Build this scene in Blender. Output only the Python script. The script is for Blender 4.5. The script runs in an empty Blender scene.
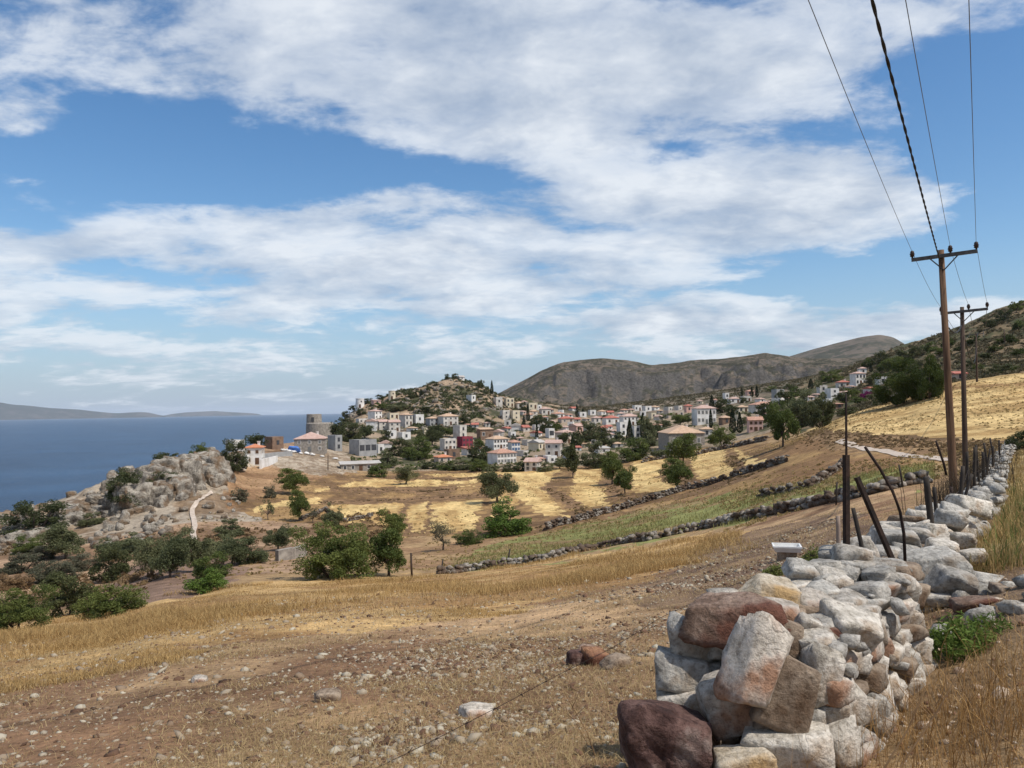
import bpy, bmesh, math, random
import numpy as np
from mathutils import Vector, Matrix, Euler

sc = bpy.context.scene
COL = sc.collection
rnd = random.Random(7)
R = math.radians

# ------------------------------------------------------------------ camera model
F = 770.0; W0, H0 = 1024, 768
PITCH, ROLL = R(1.93), R(0.945)
RM = np.array((Matrix.Rotation(R(90) + PITCH, 3, 'X') @ Matrix.Rotation(-ROLL, 3, 'Z')))

def ray(px, py):
    v = np.array([(px - W0/2)/F, -(py - H0/2)/F, -1.0])
    return RM @ v                                   # unit depth along the view axis (roughly)

def project(P):
    P = np.asarray(P, float)
    v = P @ RM                                      # R^T p
    d = np.maximum(-v[..., 2], 1e-6)
    return 512 + F*v[..., 0]/d, 384 - F*v[..., 1]/d

def at(px, py, d):
    """point that lies on the pixel's ray at horizontal forward distance y = d"""
    v = ray(px, py); return v*(d/v[1])

cam_d = bpy.data.cameras.new('camera'); cam = bpy.data.objects.new('camera', cam_d); COL.objects.link(cam)
cam.matrix_world = Matrix(RM.tolist()).to_4x4()
cam_d.sensor_fit = 'HORIZONTAL'; cam_d.sensor_width = 36.0; cam_d.lens = F*36.0/W0
cam_d.clip_start = 0.05; cam_d.clip_end = 120000
sc.camera = cam

# ------------------------------------------------------------------ noise
def _hash(ix, iy, seed):
    h = (ix.astype(np.int64)*374761393 + iy.astype(np.int64)*668265263 + seed*974711) & 0xffffffff
    h = ((h ^ (h >> 13))*1274126177) & 0xffffffff
    h = ((h ^ (h >> 16))*2246822519) & 0xffffffff
    return ((h ^ (h >> 15)) & 0xffffff)/float(0xffffff)

def vnoise(x, y, seed=0):
    xi = np.floor(x); yi = np.floor(y); fx = x - xi; fy = y - yi
    u = fx*fx*(3-2*fx); v = fy*fy*(3-2*fy)
    a = _hash(xi, yi, seed); b = _hash(xi+1, yi, seed); c = _hash(xi, yi+1, seed); d = _hash(xi+1, yi+1, seed)
    return (a*(1-u)+b*u)*(1-v) + (c*(1-u)+d*u)*v

def fbm(x, y, seed=0, octv=4, gain=0.5):
    x = np.asarray(x, float); y = np.asarray(y, float)
    s = 0; a = 1; t = 0
    for o in range(octv):
        s = s + a*vnoise(x*2**o + 17.3*o, y*2**o - 9.1*o, seed+o); t += a; a *= gain
    return s/t                                      # 0..1

def ridged(x, y, seed=0, octv=4):
    s = 0; a = 1; t = 0
    for o in range(octv):
        s = s + a*(1-np.abs(2*vnoise(x*2**o+5.7*o, y*2**o+3.3*o, seed+o)-1)); t += a; a *= 0.5
    return s/t

def sstep(a, b, x):
    t = np.clip((x-a)/(b-a), 0, 1); return t*t*(3-2*t)

# ------------------------------------------------------------------ terrain heights
SEA = -40.0
RK = [3.5, 6, 10, 16, 26, 40, 55, 75, 100, 135, 155, 180, 230, 290, 370, 460, 500, 560, 700, 950]
Z = lambda v: ('z', v)
TAB = {
   0: [846, 735, 690, 662, 642, 630, 622, 601, 572, 546, 528, Z(-27), Z(-42), Z(-48), Z(-50), Z(-50), Z(-50), Z(-50), Z(-50), Z(-50)],
 100: [820, 720, 676, 650, 632, 620, 611, 592, 566, 530, 500, Z(-18), Z(-38), Z(-46), Z(-50), Z(-50), Z(-50), Z(-50), Z(-50), Z(-50)],
 200: [800, 708, 662, 635, 615, 601, 591, 570, 546, 511, 491, 466, Z(-24), Z(-42), Z(-48), Z(-50), Z(-50), Z(-50), Z(-50), Z(-50)],
 260: [790, 702, 655, 627, 606, 593, 583, 564, 541, 512, 498, 482, 461, Z(-22), Z(-42), Z(-48), Z(-50), Z(-50), Z(-50), Z(-50)],
 310: [785, 698, 650, 622, 602, 589, 579, 561, 537, 510, 498, 483, 463, 444, Z(-22), Z(-42), Z(-46), Z(-50), Z(-50), Z(-50)],
 350: [782, 695, 648, 620, 600, 587, 578, 561, 537, 510, 499, 486, 467, 449, 428, 408, Z(-8), Z(-20), Z(-45), Z(-50)],
 400: [778, 692, 647, 618, 597, 584, 575, 560, 536, 510, 499, 487, 471, 454, 430, 394, 394, Z(4), Z(-30), Z(-45)],
 460: [774, 690, 645, 616, 594, 580, 571, 557, 532, 507, 496, 485, 470, 453, 426, 384, 377, Z(12), Z(-10), Z(-30)],
 500: [772, 690, 645, 615, 592, 577, 567, 552, 529, 505, 494, 483, 469, 451, 426, 400, 396, 398, Z(0), Z(-10)],
 550: [770, 688, 640, 608, 586, 570, 560, 546, 523, 500, 490, 480, 467, 449, 426, 413, 410, 407, 408, Z(0)],
 600: [768, 685, 636, 602, 578, 562, 551, 538, 517, 497, 488, 479, 465, 448, 428, 416, 413, 410, 407, Z(0)],
 700: [772, 676, 625, 590, 563, 545, 530, 511, 493, 476, 469, 462, 451, 437, 421, 407, 403, 399, 394, Z(14)],
 800: [775, 660, 605, 568, 540, 519, 498, 478, 457, 440, 436, 431, 423, 413, 401, 390, 387, 384, 380, Z(30)],
 850: [780, 640, 582, 551, 524, 503, 485, 466, 443, 419, 413, 415, 410, 403, 391, 380, 376, 373, 368, Z(38)],
 900: [786, 625, 562, 536, 513, 490, 472, 456, 440, 414, 400, 399, 395, 388, 376, 364, 359, 353, 348, Z(55)],
 950: [787, 612, 551, 529, 509, 485, 467, 451, 436, 401, 382, 383, 377, 366, 353, 342, 339, 335, 334, Z(70)],
1010: [775, 592, 537, 508, 482, 464, 454, 445, 436, 395, 376, 373, 361, 346, 333, 319, 315, 310, 306, Z(95)],
1100: [790, 590, 520, 490, 470, 455, 446, 437, 425, 391, 371, 362, 346, 331, 311, 296, 291, 286, 284, Z(120)],
}
OVER = {0: {155: 521, 180: 536}, 100: {135: 528, 155: 489, 170: 487, 180: Z(-20)}, 165: {135: 515, 155: 486, 170: 462, 185: 461, 205: Z(-24)}, 200: {135: 511, 155: 492, 180: 466, 195: 451, 210: 452, 230: Z(-18)}, 230: {135: 512, 155: 497, 180: 480, 205: 466, 230: 447, 250: 445, 275: Z(-20)},
        260: {155: 498, 180: 484, 205: 471, 222: 462, 240: 452, 262: 443, 280: 440, 305: Z(-15)}, 310: {205: 471, 230: 460, 255: 450, 290: 441, 330: 434, 370: Z(-15)}}
TAB[165] = list(TAB[200]); TAB[230] = list(TAB[260])
RK2 = sorted(set(RK) | {275, 280, 305, 170, 185, 195, 205, 210, 222, 240, 250, 255, 262, 330})
azs, zz = [], []
for pxk in sorted(TAB):
    row = []
    for rr, e in zip(RK, TAB[pxk]):
        if isinstance(e, tuple): row.append(e[1])
        else:
            v = ray(pxk, e); row.append(rr*v[2]/math.hypot(v[0], v[1]))
    ov = OVER.get(pxk, {}); drop = [a for a in RK if ov and a not in ov and min(ov) < a < max(ov)]
    d_ = {a: z_ for a, z_ in zip(RK, row) if a not in drop}
    for a, e in ov.items():
        if isinstance(e, tuple): d_[a] = e[1]
        else: v = ray(pxk, e); d_[a] = a*v[2]/math.hypot(v[0], v[1])
    ks = sorted(d_); row = list(np.interp(np.log(RK2), np.log(ks), [d_[a] for a in ks]))
    azs.append(math.degrees(math.atan((pxk-512)/F))); zz.append(row)
azs = [-75.0] + azs + [75.0]; zz = [list(zz[0])] + zz + [list(zz[-1])]
for i in range(7): zz[-1][i] = zz[-2][i]*0.6
azs = np.array(azs); zz = np.array(zz)
GA = np.linspace(-180, 180, 1441); GL = np.linspace(math.log(0.3), math.log(1200), 560)
RK = RK2
rk = np.array([0.3, 1.5] + RK + [1200]); zk = np.concatenate([np.full((len(azs), 1), -1.6), np.full((len(azs), 1), -1.6), zz, zz[:, -1:]], 1)
t1 = np.array([np.interp(GA, azs, zk[:, j]) for j in range(len(rk))])           # knots x az
# the back half: ease to one mean value behind the camera
for j in range(len(rk)):
    m = 0.5*(t1[j, 0]+t1[j, -1]); b = sstep(75, 180, np.abs(GA)); t1[j] = t1[j]*(1-b) + m*b
GRID = np.array([np.interp(GL, np.log(rk), t1[:, i]) for i in range(len(GA))])  # az x logr
def gsm(a, sig, axis):
    n = int(3*sig)+1; k = np.exp(-0.5*(np.arange(-n, n+1)/sig)**2); k /= k.sum()
    p = [(0, 0), (0, 0)]; p[axis] = (n, n); ap = np.pad(a, p, mode='edge')
    return np.apply_along_axis(lambda r_: np.convolve(r_, k, 'valid'), axis, ap)
GRID = gsm(gsm(GRID, 3.0, 0), 2.2, 1)

def base_z(x, y):
    r = np.maximum(np.hypot(x, y), 0.31); az = np.degrees(np.arctan2(x, y))
    fa = (az+180)/360*(len(GA)-1); fl = (np.log(r)-GL[0])/(GL[-1]-GL[0])*(len(GL)-1)
    ia = np.clip(fa.astype(int), 0, len(GA)-2); il = np.clip(fl.astype(int), 0, len(GL)-2)
    ua = fa-ia; ul = np.clip(fl-il, 0, 1)
    return (GRID[ia, il]*(1-ua)+GRID[ia+1, il]*ua)*(1-ul) + (GRID[ia, il+1]*(1-ua)+GRID[ia+1, il+1]*ua)*ul

# terrace banks of the golden fields, as world-space lines (set below once the ray cast exists)
BANKS = []
def seg_dist(x, y, pl):
    d = np.full(np.shape(x), 1e9)
    for (x0, y0), (x1, y1) in zip(pl[:-1], pl[1:]):
        dx, dy = x1-x0, y1-y0; t = np.clip(((x-x0)*dx+(y-y0)*dy)/(dx*dx+dy*dy+1e-9), 0, 1)
        d = np.minimum(d, np.hypot(x-x0-t*dx, y-y0-t*dy))
    return d

def terr(x, y):
    x = np.asarray(x, float); y = np.asarray(y, float)
    z = base_z(x, y); r = np.hypot(x, y); az = np.degrees(np.arctan2(x, y))
    z = z + (fbm(x*0.9, y*0.9, 3, 3)-0.5)*0.07*sstep(2, 8, r)
    z = z + (fbm(x*0.16, y*0.16, 5, 4)-0.5)*(0.5*sstep(12, 60, r))
    z = z + (fbm(x*0.045, y*0.045, 9, 4)-0.5)*(1.3*sstep(60, 200, r))
    # rocky village hill, the headland and the scrub hillside are rougher
    hill = sstep(330, 430, r)*sstep(-20, -14, az)*(1-sstep(2, 6, az))
    z = z + (ridged(x*0.035, y*0.035, 21, 4)-0.55)*9*hill
    head = sstep(125, 150, r)*(1-sstep(-21, -18, az))
    z = z + (ridged(x*0.09, y*0.09, 31, 4)-0.5)*5*head
    rh = sstep(190, 300, r)*sstep(20, 26, az)
    z = z + (ridged(x*0.03, y*0.03, 41, 4)-0.55)*6*rh
    # a mound of dry scrub in the gully below the near field
    return z

def hit(px, py, rmin=2.0, rmax=1100):
    """first point of the terrain on the pixel's ray"""
    v = ray(px, py); h = math.hypot(v[0], v[1]); rs = np.exp(np.linspace(math.log(rmin), math.log(rmax), 2600))
    X = v[0]/h*rs; Y = v[1]/h*rs; Z_ = terr(X, Y); D = rs*v[2]/h - Z_
    k = np.where(D < 0)[0]
    if len(k) == 0: i = int(np.argmin(D/rs))
    else: i = int(k[0])
    if Z_[i] < SEA+6 and i > 20: i = int(np.argmin(D[:i]/rs[:i]))    # the ray slips past the crest: stand on the crest
    return np.array([X[i], Y[i], float(terr(X[i], Y[i]))])

# ------------------------------------------------------------------ object helpers
def tag(o, label=None, cat=None, group=None, kind=None):
    if label: o['label'] = label
    if cat: o['category'] = cat
    if group: o['group'] = group
    if kind: o['kind'] = kind
    return o

def empty(name, loc, rz=0.0):
    o = bpy.data.objects.new(name, None); o.empty_display_size = 0.2
    COL.objects.link(o); o.location = loc; o.rotation_euler = (0, 0, rz); return o

def link(name, me, mat=None, parent=None):
    o = bpy.data.objects.new(name, me); COL.objects.link(o)
    if mat is not None and len(me.materials) == 0: me.materials.append(mat)
    if parent is not None: o.parent = parent
    return o

def mesh_np(name, V, Fc, smooth=False):
    """V (n,3); Fc (m,k) of one face size"""
    V = np.ascontiguousarray(V, np.float32); Fc = np.ascontiguousarray(Fc, np.int32)
    m, k = Fc.shape; me = bpy.data.meshes.new(name)
    me.vertices.add(len(V)); me.vertices.foreach_set('co', V.ravel())
    me.loops.add(m*k); me.loops.foreach_set('vertex_index', Fc.ravel())
    me.polygons.add(m); me.polygons.foreach_set('loop_start', np.arange(0, m*k, k, dtype=np.int32))
    me.polygons.foreach_set('loop_total', np.full(m, k, np.int32))
    if smooth: me.polygons.foreach_set('use_smooth', np.ones(m, bool))
    me.update(calc_edges=True); return me

def color_attr(me, name, rgb):
    a = me.color_attributes.new(name, 'FLOAT_COLOR', 'POINT')
    c = np.ones((len(me.vertices), 4), np.float32); c[:, :rgb.shape[1]] = rgb
    a.data.foreach_set('color', c.ravel())

class MB:
    """collects boxes, tubes and polygons; build() links them as ONE mesh object"""
    def __init__(s): s.v = []; s.f = []
    def poly(s, pts, faces):
        b = len(s.v); s.v += [tuple(p) for p in pts]; s.f += [tuple(b+i for i in f) for f in faces]; return s
    def box(s, c, size, rot=None):
        hx, hy, hz = (q/2 for q in size); M = rot if rot is not None else Matrix.Identity(3); c = Vector(c)
        P = [c + M @ Vector((sx*hx, sy*hy, sz*hz)) for sx in (-1, 1) for sy in (-1, 1) for sz in (-1, 1)]
        return s.poly(P, [(0, 1, 3, 2), (4, 6, 7, 5), (0, 4, 5, 1), (2, 3, 7, 6), (0, 2, 6, 4), (1, 5, 7, 3)])
    def tube(s, pts, rad, n=8, cap=True):
        pts = [Vector(p) for p in pts]; rad = [float(q) for q in rad] if isinstance(rad, (list, tuple)) else [float(rad)]*len(pts); b = len(s.v)
        for i, p in enumerate(pts):
            t = (pts[min(i+1, len(pts)-1)] - pts[max(i-1, 0)]).normalized()
            u = t.cross(Vector((0, 0, 1))) if abs(t.z) < 0.95 else t.cross(Vector((0, 1, 0)))
            u.normalize(); w = t.cross(u)
            for k in range(n):
                a = 2*math.pi*k/n; s.v.append(tuple(p + rad[i]*(math.cos(a)*u + math.sin(a)*w)))
        for i in range(len(pts)-1):
            for k in range(n):
                k2 = (k+1) % n; s.f.append((b+i*n+k, b+i*n+k2, b+(i+1)*n+k2, b+(i+1)*n+k))
        if cap: s.f.append(tuple(b+k for k in range(n))[::-1]); s.f.append(tuple(b+(len(pts)-1)*n+k for k in range(n)))
        return s
    def lathe(s, prof, n=24, c=(0, 0, 0)):
        b = len(s.v)
        for r_, z_ in prof:
            for k in range(n):
                a = 2*math.pi*k/n; s.v.append((c[0]+r_*math.cos(a), c[1]+r_*math.sin(a), c[2]+z_))
        for i in range(len(prof)-1):
            for k in range(n):
                k2 = (k+1) % n; s.f.append((b+i*n+k, b+i*n+k2, b+(i+1)*n+k2, b+(i+1)*n+k))
        s.f.append(tuple(b+(len(prof)-1)*n+k for k in range(n))); return s
    def mesh(s, name, smooth=False):
        me = bpy.data.meshes.new(name); me.from_pydata(s.v, [], s.f); me.update()
        if smooth: me.polygons.foreach_set('use_smooth', np.ones(len(me.polygons), bool))
        return me
    def build(s, name, mat, parent=None, smooth=False): return link(name, s.mesh(name, smooth), mat, parent)

# ------------------------------------------------------------------ rocks
_ico = {}
def ico(sub):
    if sub not in _ico:
        bm = bmesh.new(); bmesh.ops.create_icosphere(bm, subdivisions=sub, radius=1.0)
        bm.verts.ensure_lookup_table()
        _ico[sub] = (np.array([v.co[:] for v in bm.verts]), np.array([[v.index for v in f.verts] for f in bm.faces])); bm.free()
    return _ico[sub]

def rock_np(seed, size, sub=3, planes=11, lo=0.5, hi=0.86, rough=0.03):
    g = np.random.default_rng(seed); V, Fc = ico(sub); V = V.copy(); n_ = max(planes, 8)
    k = np.arange(n_)+0.5; ph = np.arccos(1-2*k/n_); th = math.pi*(1+5**0.5)*k+g.uniform(0, 6.28)
    nn = np.stack([np.cos(th)*np.sin(ph), np.sin(th)*np.sin(ph), np.cos(ph)], 1)+g.normal(0, 0.36, (n_, 3))
    ax6 = np.array([[1, 0, 0], [-1, 0, 0], [0, 1, 0], [0, -1, 0], [0, 0, 1], [0, 0, -1.0]])+g.normal(0, 0.17, (6, 3)); nn = np.concatenate([ax6, nn[:n_-3]]); nn /= np.linalg.norm(nn, axis=1, keepdims=True)
    dd = np.concatenate([g.uniform(lo+.02, lo+.2, 6), g.uniform(lo+.26, hi+.14, n_-3)]); dt = V @ nn.T; rr_ = np.where(dt > 0.05, dd/np.maximum(dt, 0.05), 9.0); rs_ = np.sort(rr_, 1)
    r0 = np.minimum(rs_[:, 0], 1.12); r0 = r0-0.010*np.exp(-np.maximum(np.minimum(rs_[:, 1], 1.12)-r0, 0)/0.02)      # slightly worn edges
    o1 = g.uniform(0, 50); nz = fbm(V[:, 0]*2.4+o1+V[:, 2]*1.3, V[:, 1]*2.4-o1+V[:, 2]*1.7, seed % 97, 5)-0.5
    nz2_ = ridged(V[:, 0]*3.1-o1+V[:, 2]*2.2, V[:, 1]*3.1+o1, seed % 89, 3)-0.6
    V = V*(r0*(1+nz*rough*3.0+nz2_*rough*1.6))[:, None]
    V /= np.abs(V).max(0)
    return V*np.array(size)/2, Fc

def rotm(rx, ry, rz): return np.array(Euler((rx, ry, rz)).to_matrix())
# ------------------------------------------------------------------ materials
def mat_new(name):
    m = bpy.data.materials.new(name); m.use_nodes = True; nt = m.node_tree
    b = nt.nodes['Principled BSDF']; b.inputs['Specular IOR Level'].default_value = 0.25; return m, nt, b
def N(nt, t, **kw):
    n = nt.nodes.new(t)
    for k, v in kw.items(): setattr(n, k, v)
    return n
def noise_node(nt, scale, detail=6, rough=0.6, coord='Object'):
    tc = N(nt, 'ShaderNodeTexCoord'); n = N(nt, 'ShaderNodeTexNoise'); n.inputs['Scale'].default_value = scale
    n.inputs['Detail'].default_value = detail; n.inputs['Roughness'].default_value = rough
    nt.links.new(tc.outputs[coord], n.inputs['Vector']); return n
def ramp(nt, src, stops):
    r_ = N(nt, 'ShaderNodeValToRGB'); e = r_.color_ramp.elements
    while len(e) < len(stops): e.new(0.5)
    for q, (p, c) in zip(e, stops): q.position = p; q.color = (*c, 1)
    nt.links.new(src, r_.inputs[0]); return r_
def mixc(nt, a, b, fac, mode='MIX'):
    m = N(nt, 'ShaderNodeMix', data_type='RGBA', blend_type=mode)
    for s, v in ((m.inputs[6], a), (m.inputs[7], b), (m.inputs[0], fac)):
        if hasattr(v, 'is_linked') or hasattr(v, 'links'): nt.links.new(v, s)
        elif isinstance(v, (int, float)): s.default_value = v
        else: s.default_value = (*v, 1)
    return m.outputs[2]
def bump(nt, b, h, strength, dist):
    n = N(nt, 'ShaderNodeBump'); n.inputs['Strength'].default_value = strength; n.inputs['Distance'].default_value = dist
    nt.links.new(h, n.inputs['Height']); nt.links.new(n.outputs[0], b.inputs['Normal'])

def simple(name, c1, c2, scale, rough=0.9, bs=0.4, bd=0.02, detail=6, coord='Object', lo=0.35, hi=0.65):
    m, nt, b = mat_new(name); n = noise_node(nt, scale, detail, coord=coord)
    r_ = ramp(nt, n.outputs['Fac'], [(lo, c1), (hi, c2)])
    nt.links.new(r_.outputs[0], b.inputs['Base Color']); b.inputs['Roughness'].default_value = rough
    if bs: bump(nt, b, n.outputs['Fac'], bs, bd)
    return m

# ground: painted land cover (albedo) times fine noise
def ground_mat(name, near=True):
    m, nt, b = mat_new(name); va = N(nt, 'ShaderNodeVertexColor', layer_name='cover')
    n1 = noise_node(nt, 1.1, 8, 0.7); n2 = noise_node(nt, 14.0, 5, 0.65); n3 = noise_node(nt, 0.12, 5, 0.6)
    r1 = ramp(nt, n1.outputs['Fac'], [(0.28, (0.5, 0.48, 0.46)), (0.5, (1, 1, 1)), (0.72, (1.5, 1.5, 1.45))])
    r2 = ramp(nt, n2.outputs['Fac'], [(0.3, (0.55, 0.52, 0.5)), (0.5, (1, 1, 1)), (0.7, (1.45, 1.42, 1.38))])
    r3 = ramp(nt, n3.outputs['Fac'], [(0.3, (0.75, 0.74, 0.72)), (0.7, (1.2, 1.2, 1.2))])
    c = mixc(nt, va.outputs[0], r1.outputs[0], 1.0, 'MULTIPLY'); c = mixc(nt, c, r2.outputs[0], 0.8, 'MULTIPLY'); c = mixc(nt, c, r3.outputs[0], 1.0, 'MULTIPLY')
    nt.links.new(c, b.inputs['Base Color']); b.inputs['Roughness'].default_value = 0.95; b.inputs['Specular IOR Level'].default_value = 0.1
    a = N(nt, 'ShaderNodeMath', operation='ADD'); nt.links.new(n1.outputs['Fac'], a.inputs[0]); nt.links.new(n2.outputs['Fac'], a.inputs[1])
    bump(nt, b, a.outputs[0], 0.7, 0.06); return m
M = {}
M['ground'] = ground_mat('ground_cover')

# mountains: tan soil, dark scrub specks, pale rock
def mount_mat(name, soil, scrub, rock, s, thr=0.52):
    m, nt, b = mat_new(name)
    n1 = noise_node(nt, s, 8, 0.72); n2 = noise_node(nt, s*0.18, 6, 0.6); n3 = noise_node(nt, s*2.3, 5, 0.6)
    a = N(nt, 'ShaderNodeMath', operation='MULTIPLY_ADD'); nt.links.new(n2.outputs['Fac'], a.inputs[0]); a.inputs[1].default_value = 0.7
    nt.links.new(n1.outputs['Fac'], a.inputs[2])
    r1 = ramp(nt, a.outputs[0], [(thr+0.26, soil), (thr+0.36, scrub)])
    g = N(nt, 'ShaderNodeNewGeometry'); sx = N(nt, 'ShaderNodeSeparateXYZ'); nt.links.new(g.outputs['Normal'], sx.inputs[0])
    mr = N(nt, 'ShaderNodeMapRange'); mr.inputs[1].default_value = 0.86; mr.inputs[2].default_value = 0.66
    nt.links.new(sx.outputs[2], mr.inputs[0])
    r3 = ramp(nt, n3.outputs['Fac'], [(0.35, tuple(q*0.55 for q in rock)), (0.65, rock)])
    c = mixc(nt, r1.outputs[0], r3.outputs[0], mr.outputs[0])
    nt.links.new(c, b.inputs['Base Color']); b.inputs['Roughness'].default_value = 1; b.inputs['Specular IOR Level'].default_value = 0
    bump(nt, b, n1.outputs['Fac'], 0.75, 11.0); return m
M['mountain'] = mount_mat('mountain_scrub', (0.185, 0.15, 0.118), (0.070, 0.068, 0.050), (0.15, 0.138, 0.126), 0.12)
M['far_mountain'] = mount_mat('far_mountain_scrub', (0.15, 0.125, 0.1), (0.07, 0.07, 0.055), (0.15, 0.13, 0.115), 0.02)
M['island'] = mount_mat('island_scrub', (0.085, 0.078, 0.07), (0.04, 0.045, 0.036), (0.10, 0.092, 0.085), 0.004)

# limestone of walls and outcrop
def stone_mat(name, lo, hi, stain, stain_amt, s=5.0, bd=0.03):
    m, nt, b = mat_new(name); oi = N(nt, 'ShaderNodeObjectInfo')
    n1 = noise_node(nt, s, 9, 0.68); n2 = noise_node(nt, s*0.55, 5, 0.55); n3 = noise_node(nt, s*6, 6, 0.7)
    r1 = ramp(nt, n1.outputs['Fac'], [(0.30, tuple(q*0.42 for q in lo)), (0.43, lo), (0.58, hi)])
    r2 = ramp(nt, n2.outputs['Fac'], [(1-stain_amt-0.06, (0, 0, 0)), (1-stain_amt+0.06, (1, 1, 1))])
    c = mixc(nt, r1.outputs[0], stain, r2.outputs[0])
    r3 = ramp(nt, n3.outputs['Fac'], [(0.34, (0.55, 0.52, 0.49)), (0.48, (0.98, 0.98, 0.98)), (0.66, (1.18, 1.18, 1.18))])
    c = mixc(nt, c, r3.outputs[0], 1.0, 'MULTIPLY')
    rr = ramp(nt, oi.outputs['Random'], [(0.0, (0.78, 0.76, 0.74)), (1.0, (1.1, 1.08, 1.05))])
    c = mixc(nt, c, rr.outputs[0], 1.0, 'MULTIPLY')
    nt.links.new(c, b.inputs['Base Color']); b.inputs['Roughness'].default_value = 0.9
    vo = N(nt, 'ShaderNodeTexVoronoi', feature='DISTANCE_TO_EDGE'); vo.inputs['Scale'].default_value = s*1.3
    tc = N(nt, 'ShaderNodeTexCoord'); wn = mixc(nt, tc.outputs['Object'], n2.outputs['Color'], 0.25); nt.links.new(wn, vo.inputs['Vector'])
    mr = N(nt, 'ShaderNodeMapRange'); mr.inputs[2].default_value = 0.06; nt.links.new(vo.outputs[0], mr.inputs[0])
    a = N(nt, 'ShaderNodeMath', operation='MULTIPLY_ADD'); nt.links.new(mr.outputs[0], a.inputs[0]); a.inputs[1].default_value = 0.07; nt.links.new(n1.outputs['Fac'], a.inputs[2])
    a2 = N(nt, 'ShaderNodeMath', operation='MULTIPLY_ADD'); nt.links.new(n3.outputs['Fac'], a2.inputs[0]); a2.inputs[1].default_value = 0.45; nt.links.new(a.outputs[0], a2.inputs[2])
    bump(nt, b, a2.outputs[0], 1.0, bd*1.3); return m
M['limestone'] = stone_mat('pale_limestone', (0.41, 0.375, 0.32), (0.68, 0.635, 0.565), (0.33, 0.24, 0.16), 0.38, 6.0)
M['limestone_grey'] = stone_mat('grey_limestone', (0.33, 0.315, 0.285), (0.56, 0.535, 0.485), (0.27, 0.21, 0.15), 0.38, 6.0)
M['limestone_rust'] = stone_mat('rust_stained_limestone', (0.45, 0.405, 0.345), (0.67, 0.61, 0.535), (0.34, 0.20, 0.13), 0.43, 6.0)
M['ochre_stone'] = stone_mat('ochre_stone', (0.45, 0.38, 0.28), (0.66, 0.60, 0.50), (0.46, 0.31, 0.15), 0.45, 6.0)
M['red_stone'] = stone_mat('red_brown_stone', (0.22, 0.145, 0.105), (0.44, 0.33, 0.26), (0.17, 0.075, 0.05), 0.47, 6.0)
M['dark_red_stone'] = stone_mat('dark_red_stone', (0.07, 0.036, 0.03), (0.17, 0.10, 0.085), (0.30, 0.24, 0.21), 0.36, 7.0)
M['brown_stone'] = stone_mat('brown_stone', (0.24, 0.18, 0.13), (0.36, 0.29, 0.22), (0.16, 0.1, 0.06), 0.4)
M['outcrop'] = stone_mat('outcrop_rock', (0.17, 0.15, 0.125), (0.40, 0.365, 0.31), (0.18, 0.125, 0.08), 0.45, 0.7, 0.4)
M['field_wall'] = stone_mat('field_wall_stone', (0.13, 0.115, 0.095), (0.36, 0.33, 0.29), (0.10, 0.07, 0.05), 0.52, 1.6, 0.05)
M['gravel'] = simple('gravel_stone', (0.26, 0.2, 0.15), (0.62, 0.55, 0.47), 0.9, 0.9, 0.3, 0.01)
M['soil'] = simple('crevice_shade_soil', (0.05, 0.035, 0.025), (0.12, 0.08, 0.055), 6)

def attr_mat(name, layer, rough=0.7, trans=0.0, ns=None):
    m, nt, b = mat_new(name); va = N(nt, 'ShaderNodeVertexColor', layer_name=layer); col = va.outputs[0]
    oi = N(nt, 'ShaderNodeObjectInfo'); rr = ramp(nt, oi.outputs['Random'], [(0, (0.75, 0.8, 0.75)), (1, (1.2, 1.15, 1.1))])
    col = mixc(nt, col, rr.outputs[0], 1.0, 'MULTIPLY')
    nt.links.new(col, b.inputs['Base Color']); b.inputs['Roughness'].default_value = rough; b.inputs['Specular IOR Level'].default_value = 0.15
    if trans:
        t = N(nt, 'ShaderNodeBsdfTranslucent'); nt.links.new(col, t.inputs[0]); mx = N(nt, 'ShaderNodeMixShader'); mx.inputs[0].default_value = trans
        nt.links.new(b.outputs[0], mx.inputs[1]); nt.links.new(t.outputs[0], mx.inputs[2]); nt.links.new(mx.outputs[0], nt.nodes['Material Output'].inputs[0])
    return m
M['leaf'] = attr_mat('foliage', 'tint', 0.65, 0.3)
M['tuft'] = attr_mat('dry_tuft', 'tint', 0.85, 0.3)
M['grass'] = attr_mat('dry_grass', 'tint', 0.8, 0.3)
M['bark'] = simple('bark', (0.06, 0.045, 0.035), (0.16, 0.12, 0.09), 5)
M['pole_wood'] = None
def wood_mat(name, c1, c2):
    m, nt, b = mat_new(name); tc = N(nt, 'ShaderNodeTexCoord'); mp = N(nt, 'ShaderNodeMapping'); mp.inputs['Scale'].default_value = (9, 9, 0.6)
    nt.links.new(tc.outputs['Object'], mp.inputs[0]); n = N(nt, 'ShaderNodeTexNoise'); n.inputs['Scale'].default_value = 1.5; n.inputs['Detail'].default_value = 7
    nt.links.new(mp.outputs[0], n.inputs['Vector']); r_ = ramp(nt, n.outputs['Fac'], [(0.3, c1), (0.7, c2)])
    nt.links.new(r_.outputs[0], b.inputs['Base Color']); b.inputs['Roughness'].default_value = 0.85; bump(nt, b, n.outputs['Fac'], 0.5, 0.02); return m
M['pole_wood'] = wood_mat('creosoted_pole', (0.06, 0.035, 0.022), (0.20, 0.115, 0.065))
M['dark_pole'] = wood_mat('dark_pole', (0.035, 0.025, 0.02), (0.10, 0.065, 0.045))
M['post_wood'] = wood_mat('weathered_post', (0.022, 0.018, 0.015), (0.065, 0.052, 0.042))
M['grey_wood'] = wood_mat('grey_post', (0.18, 0.13, 0.10), (0.34, 0.26, 0.21))
M['stalk'] = simple('dead_stalk', (0.17, 0.10, 0.05), (0.32, 0.20, 0.10), 9, 0.9, 0)
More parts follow.
